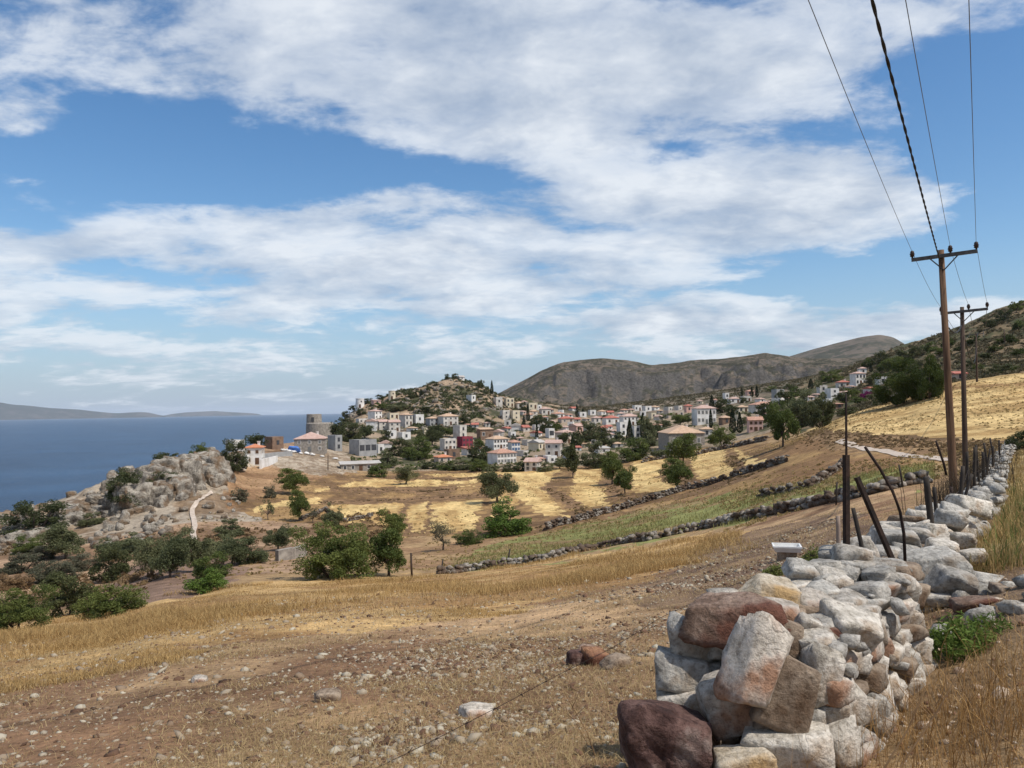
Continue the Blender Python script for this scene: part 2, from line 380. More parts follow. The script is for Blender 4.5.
M['rust_rock'] = stone_mat('rust_rock', (0.22, 0.11, 0.06), (0.40, 0.23, 0.13), (0.15, 0.07, 0.045), 0.5, 7.0)
M['rust'] = simple('rusty_iron', (0.012, 0.009, 0.008), (0.045, 0.026, 0.018), 14, 0.8)
M['steel'] = simple('galvanised_arm', (0.05, 0.05, 0.05), (0.1, 0.1, 0.1), 6, 0.6, 0)
M['insulator'] = simple('porcelain', (0.03, 0.018, 0.014), (0.05, 0.03, 0.022), 4, 0.3, 0)
M['cable'] = simple('cable', (0.012, 0.012, 0.013), (0.025, 0.025, 0.027), 8, 0.7, 0)
M['wire'] = simple('bare_wire', (0.09, 0.095, 0.105), (0.14, 0.145, 0.155), 8, 0.5, 0)
M['white'] = simple('whitewash', (0.56, 0.53, 0.48), (0.80, 0.78, 0.75), 0.45, 0.85, 0.1)
M['offwhite'] = simple('offwhite_wall', (0.42, 0.38, 0.33), (0.66, 0.62, 0.56), 0.5, 0.9, 0.1)
M['cream'] = simple('cream_wall', (0.56, 0.48, 0.34), (0.68, 0.6, 0.46), 0.5, 0.9, 0.1)
M['beige'] = simple('beige_wall', (0.42, 0.34, 0.27), (0.54, 0.45, 0.37), 0.5, 0.9, 0.1)
M['pink'] = simple('pink_wall', (0.54, 0.33, 0.27), (0.63, 0.42, 0.35), 0.5, 0.9, 0.1)
M['crimson'] = simple('crimson_wall', (0.20, 0.028, 0.048), (0.29, 0.05, 0.07), 0.5, 0.9, 0.1)
M['stonewall'] = simple('stone_house_wall', (0.19, 0.165, 0.14), (0.36, 0.32, 0.27), 1.6, 0.95, 0.5, 0.1)
M['greywall'] = simple('grey_wall', (0.26, 0.26, 0.26), (0.36, 0.355, 0.345), 0.6, 0.9, 0.2)
M['brownwall'] = simple('brown_wall', (0.16, 0.10, 0.07), (0.26, 0.175, 0.12), 1.0, 0.95, 0.3, 0.08)
def tile_mat(name, c1, c2):
    m, nt, b = mat_new(name); n = noise_node(nt, 1.2, 6); r_ = ramp(nt, n.outputs['Fac'], [(0.3, c1), (0.7, c2)])
    tc = N(nt, 'ShaderNodeTexCoord'); w = N(nt, 'ShaderNodeTexWave', bands_direction='X'); w.inputs['Scale'].default_value = 1.6; nt.links.new(tc.outputs['Object'], w.inputs[0])
    nt.links.new(r_.outputs[0], b.inputs['Base Color']); b.inputs['Roughness'].default_value = 0.85; bump(nt, b, w.outputs['Fac'], 0.6, 0.08); return m
M['tile'] = tile_mat('terracotta_tiles', (0.38, 0.2, 0.14), (0.55, 0.33, 0.24))
M['tile_pink'] = tile_mat('faded_pink_tiles', (0.42, 0.27, 0.22), (0.58, 0.41, 0.34))
M['tile_orange'] = tile_mat('orange_tiles', (0.50, 0.18, 0.09), (0.62, 0.27, 0.15))
M['tile_tan'] = tile_mat('tan_tiles', (0.44, 0.29, 0.19), (0.60, 0.42, 0.29))
M['tile_red'] = tile_mat('red_tiles', (0.36, 0.11, 0.08), (0.48, 0.19, 0.14))
M['concrete'] = simple('concrete_roof', (0.36, 0.33, 0.30), (0.50, 0.47, 0.43), 0.5, 0.95, 0.2)
M['glass'] = simple('dark_window', (0.04, 0.042, 0.046), (0.075, 0.077, 0.083), 1, 0.2, 0)
M['shutter_brown'] = simple('brown_shutter', (0.09, 0.045, 0.025), (0.13, 0.07, 0.04), 2, 0.7, 0)
M['shutter_blue'] = simple('blue_shutter', (0.06, 0.11, 0.2), (0.1, 0.16, 0.27), 2, 0.7, 0)
M['shutter_grey'] = simple('grey_shutter', (0.13, 0.13, 0.13), (0.2, 0.2, 0.19), 2, 0.7, 0)
M['tarp_blue'] = simple('blue_tarpaulin', (0.05, 0.13, 0.40), (0.10, 0.22, 0.55), 0.9, 0.5, 0.3, 0.1)
M['enamel'] = simple('chipped_enamel', (0.62, 0.61, 0.58), (0.78, 0.77, 0.74), 3, 0.35, 0.1)
M['path'] = simple('pale_path', (0.40, 0.32, 0.25), (0.56, 0.47, 0.385), 1.5, 0.95, 0.2)
M['bougainvillea'] = None

# water
m, nt, b = mat_new('sea_water'); n1 = noise_node(nt, 0.35, 8, 0.62); n2 = noise_node(nt, 0.012, 6, 0.6); n3 = noise_node(nt, 0.16, 7, 0.7)
r_ = ramp(nt, n2.outputs['Fac'], [(0.36, (0.007, 0.032, 0.078)), (0.64, (0.018, 0.060, 0.128))])
foam = ramp(nt, n3.outputs['Fac'], [(0.675, (0, 0, 0)), (0.715, (1, 1, 1))])
nt.links.new(mixc(nt, r_.outputs[0], (0.5, 0.55, 0.6), foam.outputs[0]), b.inputs['Base Color'])
b.inputs['Roughness'].default_value = 0.32; b.inputs['Specular IOR Level'].default_value = 0.12
bump(nt, b, n1.outputs['Fac'], 0.9, 1.6); M['sea'] = m

# haze
m = bpy.data.materials.new('haze_air'); m.use_nodes = True; nt = m.node_tree; nt.nodes.remove(nt.nodes['Principled BSDF'])
pv = N(nt, 'ShaderNodeVolumePrincipled'); pv.inputs['Color'].default_value = (0.86, 0.92, 1, 1); pv.inputs['Density'].default_value = 2.1e-5; pv.inputs['Anisotropy'].default_value = 0.0
nt.links.new(pv.outputs[0], nt.nodes['Material Output'].inputs['Volume']); M['haze'] = m

# ------------------------------------------------------------------ sky and sun
SUN_AZ, SUN_EL = R(120), R(57)                         # clockwise from the view direction (+Y)
w = bpy.data.worlds.new('World'); sc.world = w; w.use_nodes = True; nt = w.node_tree
bg = nt.nodes['Background']; sky = N(nt, 'ShaderNodeTexSky', sky_type='NISHITA'); sky.sun_disc = False
sky.sun_elevation = SUN_EL; sky.sun_rotation = SUN_AZ; sky.air_density = 1.0; sky.dust_density = 0.6; sky.ozone_density = 1.6
SKYK = 0.10; bg.inputs['Strength'].default_value = SKYK
tc = N(nt, 'ShaderNodeTexCoord'); sp = N(nt, 'ShaderNodeSeparateXYZ'); nt.links.new(tc.outputs['Generated'], sp.inputs[0])
def mth(op, a, b_=None, c=None):
    n = N(nt, 'ShaderNodeMath', operation=op)
    for i, v in enumerate((a, b_, c)):
        if v is None: continue
        if isinstance(v, (int, float)): n.inputs[i].default_value = v
        else: nt.links.new(v, n.inputs[i])
    return n.outputs[0]
zc = mth('MAXIMUM', sp.outputs[2], 0.0); zp = mth('ADD', zc, 0.20)
# cloud deck coordinates (a flat layer overhead seen in perspective)
cu = mth('DIVIDE', sp.outputs[0], zp); cv = mth('DIVIDE', sp.outputs[1], zp)
cp = N(nt, 'ShaderNodeCombineXYZ'); nt.links.new(mth('MULTIPLY', cu, 0.82), cp.inputs[0]); nt.links.new(cv, cp.inputs[1])
# bearing / height of the direction, for the big masses of the cloud field
ya = mth('MAXIMUM', mth('ABSOLUTE', sp.outputs[1]), 0.05)
bu = mth('DIVIDE', sp.outputs[0], ya); bv = mth('DIVIDE', sp.outputs[2], ya)
wpn = N(nt, 'ShaderNodeTexNoise'); wpn.inputs['Scale'].default_value = 1.1; wpn.inputs['Detail'].default_value = 4; nt.links.new(cp.outputs[0], wpn.inputs['Vector'])
bp = N(nt, 'ShaderNodeCombineXYZ'); nt.links.new(bu, bp.inputs[0]); nt.links.new(bv, bp.inputs[1])
wsub = N(nt, 'ShaderNodeVectorMath', operation='SUBTRACT'); nt.links.new(wpn.outputs['Color'], wsub.inputs[0]); wsub.inputs[1].default_value = (0.5, 0.5, 0.5)
wmad = N(nt, 'ShaderNodeVectorMath', operation='MULTIPLY_ADD'); nt.links.new(wsub.outputs[0], wmad.inputs[0]); wmad.inputs[1].default_value = (0.22, 0.12, 0); nt.links.new(bp.outputs[0], wmad.inputs[2])
def blob(px, py, rx, ry, ang, wt, soft=0.0):
    v = ray(px, py); mp = N(nt, 'ShaderNodeMapping', vector_type='TEXTURE')
    mp.inputs['Location'].default_value = (v[0]/v[1], v[2]/v[1], 0); mp.inputs['Rotation'].default_value = (0, 0, R(ang)); mp.inputs['Scale'].default_value = (rx/F, ry/F, 1)
    nt.links.new(wmad.outputs[0], mp.inputs[0]); l = N(nt, 'ShaderNodeVectorMath', operation='LENGTH'); nt.links.new(mp.outputs[0], l.inputs[0])
    mr = N(nt, 'ShaderNodeMapRange', interpolation_type='SMOOTHSTEP'); mr.inputs[1].default_value = 1.25; mr.inputs[2].default_value = 0.45; mr.inputs[3].default_value = 0; mr.inputs[4].default_value = wt
    nt.links.new(l.outputs[1], mr.inputs[0]); return mr.outputs[0]
# (px, py, half width, half height, tilt, weight): cloud masses and blue gaps
BLOBS = [(300, 20, 520, 125, -9, .62), (10, 112, 55, 30, 0, .45), (610, 80, 330, 105, -14, .55), (820, 20, 260, 70, 12, .55), (430, 110, 200, 60, -12, .35),
         (180, 252, 420, 52, 0, .62), (560, 232, 300, 70, 4, .52), (760, 195, 230, 62, -4, .62), (640, 300, 200, 45, 0, .36), (890, 322, 300, 26, 2, .75), (640, 345, 260, 26, 0, .2),
         (880, 180, 140, 40, -6, .3), (250, 335, 520, 62, 0, .34), (40, 236, 130, 26, 0, .45),
         (190, 168, 210, 36, -8, -.85), (420, 176, 140, 18, -8, -.3), (640, 158, 70, 16, 10, -.55), (365, 42, 30, 34, 40, -.3), (1010, 130, 110, 130, 25, -.8), (780, 275, 110, 18, 3, -.55), (990, 255, 130, 28, 0, -.6), (700, 90, 60, 12, -20, -.12)]
tot = None
for bl in BLOBS:
    o = blob(*bl); tot = o if tot is None else mth('ADD', tot, o)
# elsewhere (outside the photographed part) broken cloud
side = N(nt, 'ShaderNodeMapRange'); nt.links.new(mth('DIVIDE', sp.outputs[1], mth('ADD', mth('ABSOLUTE', sp.outputs[0]), 0.001)), side.inputs[0]); side.inputs[1].default_value = 1.1; side.inputs[2].default_value = 0.6; side.inputs[3].default_value = 0; side.inputs[4].default_value = .35
tot = mth('ADD', tot, side.outputs[0])
def cnoise(off, detail=9.0):
    a = N(nt, 'ShaderNodeVectorMath', operation='ADD'); nt.links.new(cp.outputs[0], a.inputs[0]); a.inputs[1].default_value = off
    n = N(nt, 'ShaderNodeTexNoise'); n.inputs['Scale'].default_value = 2.6; n.inputs['Detail'].default_value = detail; n.inputs['Roughness'].default_value = 0.60; n.inputs['Distortion'].default_value = 0.2
    nt.links.new(a.outputs[0], n.inputs['Vector']); return n.outputs['Fac']
n0 = cnoise((3.1, 7.7, 0)); n1 = cnoise((3.1+0.16, 7.7-0.12, 0), 6.0)
fa = N(nt, 'ShaderNodeTexNoise'); fa.inputs['Scale'].default_value = 9.0; fa.inputs['Detail'].default_value = 9; fa.inputs['Distortion'].default_value = 0.5; fa.inputs['Roughness'].default_value = 0.62; nt.links.new(cp.outputs[0], fa.inputs['Vector'])
dens = mth('ADD', mth('ADD', mth('MULTIPLY', tot, 0.93), mth('MULTIPLY', mth('SUBTRACT', n0, 0.5), 3.5)), mth('MULTIPLY', mth('SUBTRACT', fa.outputs['Fac'], 0.5), 0.85))
cov = N(nt, 'ShaderNodeMapRange', interpolation_type='SMOOTHSTEP'); nt.links.new(dens, cov.inputs[0]); cov.inputs[1].default_value = 0.06; cov.inputs[2].default_value = 0.66
thick = N(nt, 'ShaderNodeMapRange'); nt.links.new(dens, thick.inputs[0]); thick.inputs[1].default_value = 0.45; thick.inputs[2].default_value = 1.25
lit = mth('ADD', mth('ADD', mth('MULTIPLY', mth('SUBTRACT', n0, n1), 3.4), mth('MULTIPLY', mth('SUBTRACT', fa.outputs['Fac'], 0.5), 1.3)), 0.55)
shade = N(nt, 'ShaderNodeMapRange'); nt.links.new(mth('SUBTRACT', lit, mth('MULTIPLY', thick.outputs[0], 0.22)), shade.inputs[0]); shade.inputs[1].default_value = -0.35; shade.inputs[2].default_value = 0.95
CW = (0.84/SKYK, 0.885/SKYK, 0.94/SKYK); CG = (0.40/SKYK, 0.485/SKYK, 0.62/SKYK)
ccol = mixc(nt, CG, CW, shade.outputs[0])
# thin veil of brightness near the horizon
hz = N(nt, 'ShaderNodeMapRange', interpolation_type='SMOOTHSTEP'); nt.links.new(sp.outputs[2], hz.inputs[0]); hz.inputs[1].default_value = 0.0; hz.inputs[2].default_value = 0.20; hz.inputs[3].default_value = 0.72; hz.inputs[4].default_value = 0.0
hs = N(nt, 'ShaderNodeHueSaturation'); hs.inputs['Saturation'].default_value = 1.27; hs.inputs['Value'].default_value = 1.36; nt.links.new(sky.outputs[0], hs.inputs['Color'])
skyc = mixc(nt, hs.outputs[0], (0.29/SKYK, 0.42/SKYK, 0.63/SKYK), hz.outputs[0])
covf = mth('MULTIPLY', cov.outputs[0], mth('ADD', mth('MULTIPLY', thick.outputs[0], 0.24), 0.68))
nt.links.new(mixc(nt, skyc, ccol, covf), bg.inputs['Color'])

sd = bpy.data.lights.new('sun', 'SUN'); sd.energy = 4.3; sd.angle = R(0.53); sd.color = (1.0, 0.945, 0.86)
so = bpy.data.objects.new('sun', sd); COL.objects.link(so)
sv = Vector((math.sin(SUN_AZ)*math.cos(SUN_EL), math.cos(SUN_AZ)*math.cos(SUN_EL), math.sin(SUN_EL)))
so.rotation_euler = sv.to_track_quat('Z', 'Y').to_euler(); so.location = (30, -20, 60)
sc.view_settings.view_transform = 'Standard'; sc.view_settings.look = 'None'; sc.view_settings.exposure = 0.0; sc.view_settings.gamma = 1.0; sc.view_settings.use_curve_mapping = False
sc.cycles.use_denoising = True; sc.cycles.max_bounces = 6; sc.cycles.volume_bounces = 1; sc.cycles.transparent_max_bounces = 16
# ------------------------------------------------------------------ the ground sheet
def inpoly(x, y, poly):
    c = np.zeros(x.shape, bool); n = len(poly)
    for i in range(n):
        x0, y0 = poly[i]; x1, y1 = poly[(i+1) % n]
        if y0 == y1: continue
        k = ((y0 > y) != (y1 > y)) & (x < (x1-x0)*(y-y0)/(y1-y0)+x0); c ^= k
    return c
az_d = np.radians(np.concatenate([np.linspace(-179, -48, 44), np.linspace(-47, -38, 30), np.linspace(-37.8, 37.8, 900), np.linspace(38, 47, 30), np.linspace(48, 181, 44)]))
r_d = np.exp(np.linspace(math.log(0.6), math.log(1150), 720))
AZ, RR = np.meshgrid(az_d, r_d, indexing='ij')
X = RR*np.sin(AZ); Y = RR*np.cos(AZ); ZT = terr(X, Y)
nz1 = fbm(X*0.12, Y*0.12, 51, 4)-0.5; nz2 = fbm(X*0.6, Y*0.6, 52, 4)-0.5; nz3 = fbm(X*0.025, Y*0.025, 53, 5)-0.5
P = np.stack([X, Y, base_z(X, Y)], -1)
PX, PY = project(P); front = (Y > 0.3)
sp_ = np.clip(F*1.2/RR, 0, 60)                         # pixels per 1.2 m
jx = (fbm(X*0.35, Y*0.35, 61, 3)-0.5)*sp_*2.4; jy = (fbm(X*0.35, Y*0.35, 62, 3)-0.5)*np.clip(sp_*0.8, 0, 26)
QX = PX + jx; QY = PY + jy
C = np.zeros(X.shape+(3,)); C[:] = (0.27, 0.175, 0.095)
def paint(mask, col, nv=None, col2=None, lo=-0.05, hi=0.08):
    mask = mask & front
    if nv is None: C[mask] = col
    else:
        t = sstep(lo, hi, nv)[..., None]; cc = np.array(col)*(1-t)+np.array(col2)*t; C[mask] = cc[mask]
A1 = np.ones(X.shape, bool)
STRAW = [(-60, 632), (0, 625), (100, 612), (200, 592), (300, 580), (440, 575), (600, 553), (720, 532), (760, 540), (610, 588), (500, 615), (300, 632), (150, 655), (0, 685), (-80, 700)]
GREEN = [(440, 572), (500, 541), (640, 511), (760, 488), (860, 473), (935, 463), (935, 480), (850, 498), (700, 530), (600, 551), (500, 567)]
GOLD_R = [(803, 431), (850, 415), (885, 402), (945, 380), (1024, 371), (1160, 362), (1160, 446), (1024, 442), (960, 440), (880, 436)]
TERR = [(230, 505), (300, 485), (330, 474), (400, 472), (500, 469), (600, 466), (640, 459), (720, 446), (800, 440), (760, 478), (640, 508), (560, 532), (480, 540), (380, 535), (330, 525), (260, 520)]
GOLDS = [[(330, 507), (372, 500), (402, 503), (404, 538), (370, 522), (345, 524)], [(408, 506), (430, 500), (424, 534), (410, 530)], [(372, 484), (480, 478), (476, 484), (372, 490)],
         [(432, 505), (482, 500), (472, 530), (432, 532)], [(420, 474), (560, 469), (562, 472), (440, 478)], [(318, 488), (370, 480), (424, 477), (384, 484), (312, 493)], [(250, 506), (320, 496), (322, 502), (255, 512)],
         [(577, 469), (602, 468), (600, 484), (611, 506), (587, 507), (570, 496)], [(632, 459), (668, 456), (658, 478), (678, 490), (637, 492), (630, 474)], [(690, 454), (727, 446), (722, 459), (738, 473), (702, 486), (692, 469)],
         [(732, 444), (747, 457), (783, 463), (762, 469), (740, 460)], [(512, 474), (557, 471), (542, 489), (567, 518), (547, 517), (522, 499), (512, 514)], [(488, 488), (506, 484), (508, 516), (494, 520)]]
# far and middle ground
paint(RR > 48, (0.25, 0.155, 0.085), nz1, (0.32, 0.215, 0.115))
paint((RR > 62) & (PX < 330), (0.20, 0.125, 0.075), nz1, (0.33, 0.22, 0.14))
paint((RR > 120) & (PX < 262), (0.20, 0.14, 0.09), nz1+0.5*nz2, (0.34, 0.285, 0.22), -0.1, 0.1)
paint((RR > 228) & (PX > 300), (0.28, 0.215, 0.15), nz1, (0.07, 0.07, 0.038), 0.0, 0.12)
paint((RR > 430) & (PX > 520), (0.185, 0.145, 0.105), nz1+0.5*nz3, (0.075, 0.072, 0.045), -0.1, 0.1)
paint((RR > 340) & (PX > 300) & (PX < 560), (0.30, 0.22, 0.15), nz1+0.5*nz3, (0.065, 0.065, 0.036), -0.02, 0.1)
paint(inpoly(QX, QY, [(230, 470), (262, 466), (345, 470), (390, 478), (300, 492), (225, 510)]), (0.24, 0.14, 0.075), nz1, (0.32, 0.2, 0.11))
paint(inpoly(QX, QY, [(258, 462), (290, 452), (340, 448), (365, 470), (320, 475), (285, 468)]), (0.24, 0.18, 0.125), nz1+nz2, (0.38, 0.315, 0.24), -0.1, 0.12)
paint(inpoly(QX, QY, [(100, 580), (200, 540), (250, 570), (210, 596), (120, 606)]), (0.22, 0.145, 0.105))
paint(inpoly(QX, QY, [(640, 512), (720, 482), (800, 438), (900, 452), (945, 463), (860, 480), (760, 494)]) & (RR < 220), (0.22, 0.13, 0.065), nz1, (0.33, 0.21, 0.095))
paint(inpoly(QX, QY, TERR) & (RR < 260), (0.165, 0.10, 0.052), nz1+0.7*nz2, (0.31, 0.195, 0.088), -0.1, 0.16)
rows = fbm(X*0.55+Y*0.05, Y*0.05, 55, 4)-0.5
for g in GOLDS: paint(inpoly(QX, QY, g) & (RR < 260) & (RR > 80), (0.41, 0.265, 0.11), 0.9*rows+0.7*nz2+0.3*nz1, (0.60, 0.435, 0.195), -0.22, 0.14)
def near_line(pl, wd):
    return seg_dist(QX, QY, pl) < wd
BANKP = [([(330, 488), (420, 492), (452, 489)], 2.0), ([(548, 488), (575, 506), (590, 520)], 4), ([(612, 470), (612, 490), (634, 503)], 4), ([(678, 462), (676, 476), (700, 490)], 3.5), ([(730, 456), (746, 470)], 3),
         ([(404, 505), (406, 530)], 2.0), ([(320, 503), (400, 500), (500, 495)], 1.8), ([(380, 478), (450, 480), (500, 476)], 1.2), ([(540, 528), (600, 512), (640, 503)], 2.5), ([(700, 482), (745, 478), (780, 462)], 2), ([(430, 502), (432, 530)], 1.5)]
for pl, wd in BANKP: paint(near_line(pl, wd*1.35) & (RR > 80) & (RR < 260), (0.15, 0.092, 0.05), nz2, (0.23, 0.14, 0.075))
paint((RR > 165) & (PX > 800), (0.185, 0.135, 0.08), nz1+0.4*nz3, (0.065, 0.066, 0.034), -0.1, 0.05)
streak = fbm(X*0.05+Y*0.02, Y*0.45, 54, 4)-0.5
paint(inpoly(QX, QY, GOLD_R) & (RR < 172), (0.36, 0.235, 0.10), streak+0.5*nz1, (0.56, 0.405, 0.19), -0.14, 0.14)
paint(near_line([(800, 433), (880, 439), (960, 443), (1100, 447)], 4.5) & (RR < 140), (0.15, 0.095, 0.05))
paint(inpoly(QX, QY, [(800, 433), (960, 441), (1024, 444), (1060, 455), (960, 465), (900, 457), (840, 452)]) & (RR < 130), (0.20, 0.125, 0.068), nz2, (0.29, 0.19, 0.10))
paint(near_line([(880, 404), (955, 388), (1024, 384), (1120, 380)], 2.0) & (RR < 172), (0.27, 0.165, 0.075))
paint(inpoly(QX, QY, GREEN) & (RR < 130), (0.26, 0.18, 0.09), nz2+nz1, (0.215, 0.215, 0.078), -0.16, 0.06)
# near field
paint((RR < 48) & (QX < 900), (0.235, 0.138, 0.08), nz2+0.6*nz1, (0.40, 0.265, 0.15), -0.12, 0.14)
paint(inpoly(QX, QY, STRAW) & (RR < 75), (0.32, 0.19, 0.085), nz2+nz1, (0.46, 0.305, 0.14), -0.14, 0.14)
paint(inpoly(QX, QY, [(640, 590), (720, 545), (850, 508), (880, 520), (850, 570), (700, 612)]) & (RR < 48), (0.155, 0.10, 0.07), nz2, (0.24, 0.16, 0.10))
paint(inpoly(QX, QY, [(985, 470), (1030, 452), (1400, 452), (1400, 640), (1010, 600), (960, 560)]) & (RR < 60), (0.30, 0.21, 0.10), nz2, (0.38, 0.29, 0.14), -0.1, 0.1)
paint((RR < 9) & (PX > 830), (0.19, 0.13, 0.085), nz2, (0.32, 0.22, 0.12), -0.1, 0.12)
na, nr = X.shape
V = np.stack([X, Y, ZT], -1).reshape(-1, 3)
ii, jj = np.meshgrid(np.arange(na-1), np.arange(nr-1), indexing='ij'); q = (ii*nr+jj).ravel()
Fq = np.stack([q, q+1, q+nr+1, q+nr], 1)[:, ::-1]
# leave out the far and sea-bed quads behind the camera that nothing shows
keep = (ZT.ravel()[Fq].min(1) > -49.5) | (RR.ravel()[q] < 300)
me = mesh_np('terrain', V, Fq[keep], True); color_attr(me, 'cover', C.reshape(-1, 3))
terrain = tag(link('terrain', me, M['ground']), 'dry stony hillside field falling to golden terraces and the village', 'terrain', kind='structure')

# sea and haze
me = bpy.data.meshes.new('sea'); n = 96
vs = [(0, 0, SEA)] + [(45000*math.sin(2*math.pi*k/n), 45000*math.cos(2*math.pi*k/n), SEA) for k in range(n)]
me.from_pydata(vs, [], [(0, 1+(k+1) % n, 1+k) for k in range(n)]); me.update()
tag(link('sea', me, M['sea']), 'wide blue sea reaching to the horizon', 'sea', kind='structure')
hb = MB().box((0, 0, 165), (92000, 92000, 2*217)).build('haze', M['haze'], None); tag(hb, 'thin summer haze over the sea and hills', 'haze', kind='stuff')

# ------------------------------------------------------------------ mountains and islands
def mountain(name, sky_pts, r0, r1, z0, mat, label, seed, amp, nscale, na=420, nt=150, cliff=None, back=1.25):
    xs = np.array([p[0] for p in sky_pts], float); ys = np.array([p[1] for p in sky_pts], float)
    pxs = np.linspace(xs[0], xs[-1], na); pys = np.interp(pxs, xs, ys)
    kk = np.exp(-0.5*(np.arange(-6, 7)/2.5)**2); kk /= kk.sum(); pys = np.convolve(np.pad(pys, 6, mode='edge'), kk, 'valid')
    ts = np.linspace(0, 1.6, nt); Vv = np.zeros((na, nt, 3))
    for i, (a, b_) in enumerate(zip(pxs, pys)):
        v = ray(a, b_); h = math.hypot(v[0], v[1]); top = r1*v[2]/h
        r_ = r0+(r1-r0)*ts
        up = np.where(ts < 1, ts**1.1, 1-1.1*(ts-1)**1.4)
        Vv[i, :, 0] = v[0]/h*r_; Vv[i, :, 1] = v[1]/h*r_; Vv[i, :, 2] = z0+(top-z0)*up
    if cliff:                                            # a steep rock band under the ridge
        f = sstep(cliff[0], cliff[0]+30, pxs)*(1-sstep(cliff[1]-30, cliff[1], pxs))
        for i in range(na):
            k = f[i]*0.24*(Vv[i, :, 2].max()-z0)*sstep(0.62, 0.80, ts)*(1-sstep(0.86, 0.93, ts)); Vv[i, :, 2] -= k
    nx = Vv[..., 0]*nscale; ny = Vv[..., 1]*nscale
    rel = sstep(0.0, 0.25, ts)[None]*(1-0.93*sstep(0.78, 0.97, ts))[None]
    Vv[..., 2] += ((ridged(nx, ny, seed, 5)-0.62)*amp + (fbm(nx*7, ny*7, seed+9, 4)-0.5)*amp*0.35)*rel
    rr_ = np.hypot(Vv[..., 0], Vv[..., 1]); it = int(np.argmin(np.abs(ts-1))); el = (Vv[:, it, 2]/rr_[:, it])[:, None]   # no spur stands above the ridge line
    lim = np.where(ts[None] < 0.97, el-0.0025-0.02*(0.97-np.minimum(ts, 0.97))[None], el)*rr_; Vv[..., 2] = np.minimum(Vv[..., 2], lim)
    q_ = (np.arange(na-1)[:, None]*nt+np.arange(nt-1)[None]).ravel()
    me = mesh_np(name, Vv.reshape(-1, 3), np.stack([q_, q_+nt, q_+nt+1, q_+1], 1), True)
    return tag(link(name, me, mat), label, 'mountain', kind='structure')
mountain('mountain', [(440, 428), (480, 405), (495, 395), (520, 382), (540, 372), (560, 364), (580, 360.5), (600, 358.5), (625, 360), (650, 365), (690, 361), (720, 358.5), (750, 355), (765, 352), (790, 356), (830, 357), (860, 357), (900, 352), (960, 348), (1040, 340)],
         950, 1700, -18, M['mountain'], 'long brown scrub covered ridge with a rock band behind the village', 71, 125, 0.0048, 560, 170, (575, 735))
mountain('mountain', [(690, 402), (740, 376), (780, 359), (810, 350), (840, 342), (862, 336.5), (880, 334.5), (893, 337), (905, 344), (920, 354), (960, 372), (1010, 392)],
         2500, 3900, 60, M['far_mountain'], 'bare grey rounded mountain rising behind the long ridge', 81, 70, 0.0016, 320, 90)
mountain('island', [(-330, 410), (-240, 398), (-150, 402), (-60, 398), (-10, 401), (4, 402.5), (12, 404.5), (25, 405), (50, 408), (75, 409), (100, 412), (118, 413.5), (133, 412.2), (148, 412), (158, 415), (166, 416.2)],
         22000, 24000, -55, M['island'], 'hazy blue island on the sea horizon, the taller one', 91, 180, 0.00045, 260, 40)
mountain('island', [(160, 416.4), (170, 414.2), (185, 412.4), (200, 411.6), (215, 411), (232, 412.2), (247, 412.8), (256, 413.5), (264, 415.5)],
         26000, 27500, -55, M['island'], 'low flat hazy islet on the sea horizon', 95, 90, 0.00045, 160, 30)

# ------------------------------------------------------------------ paths
def ribbon(name, pix, wd, label, lift=0.05, cat='path', d=None):
    pts = [hit(*p, rmin=40) for p in pix]; fine = []
    for a, b_ in zip(pts[:-1], pts[1:]):
        for k in range(10): fine.append(a*(1-k/10)+b_*k/10)
    fine.append(pts[-1]); fine = np.array(fine); 
    for k in range(3): fine[1:-1, :2] = (fine[:-2, :2]+2*fine[1:-1, :2]+fine[2:, :2])/4
    tg = np.gradient(fine[:, :2], axis=0); tg /= np.linalg.norm(tg, axis=1, keepdims=True)+1e-9; nn = np.stack([-tg[:, 1], tg[:, 0]], 1)
    Vr = []
    for k in range(5):
        s = (k-2)/2*wd/2*(1+0.25*(fbm(fine[:, 0]*0.4, fine[:, 1]*0.4, 5+k, 2)-0.5)); p = fine[:, :2]+nn*s[:, None]
        Vr.append(np.column_stack([p, terr(p[:, 0], p[:, 1])+lift]))
    Vr = np.stack(Vr, 1); n_ = len(fine); q_ = (np.arange(n_-1)[:, None]*5+np.arange(4)[None]).ravel()
    return tag(link(name, mesh_np(name, Vr.reshape(-1, 3), np.stack([q_, q_+5, q_+6, q_+1], 1), True), M['path']), label, cat, kind='structure')
ribbon('path', [(212, 493), (204, 497), (196, 505), (192, 511), (193, 518), (195, 526), (193, 534), (194, 541)], 0.7, 'pale winding footpath beside the rocky headland', 0.22)
ribbon('path', [(838, 441), (850, 444), (868, 450), (900, 455), (950, 461)], 1.1, 'pale dirt track below the golden field', 0.05)
# ------------------------------------------------------------------ vegetation
def leaf_cards(centers, size, g, flat=0.0, asp=0.6):
    """one bent quad per centre, random orientation"""
    n = len(centers); a = g.normal(size=(n, 3)); a[:, 2] *= (1-flat); a /= np.linalg.norm(a, axis=1, keepdims=True)
    b = g.normal(size=(n, 3)); b -= (b*a).sum(1, keepdims=True)*a; b /= np.linalg.norm(b, axis=1, keepdims=True)
    s = size*g.uniform(0.6, 1.35, (n, 1)) if np.isscalar(size) else size[:, None]*g.uniform(0.6, 1.35, (n, 1))
    v = np.stack([centers-a*s, centers-b*s*asp, centers+a*s, centers+b*s*asp], 1)
    return v.reshape(-1, 3), np.arange(4*n).reshape(n, 4)

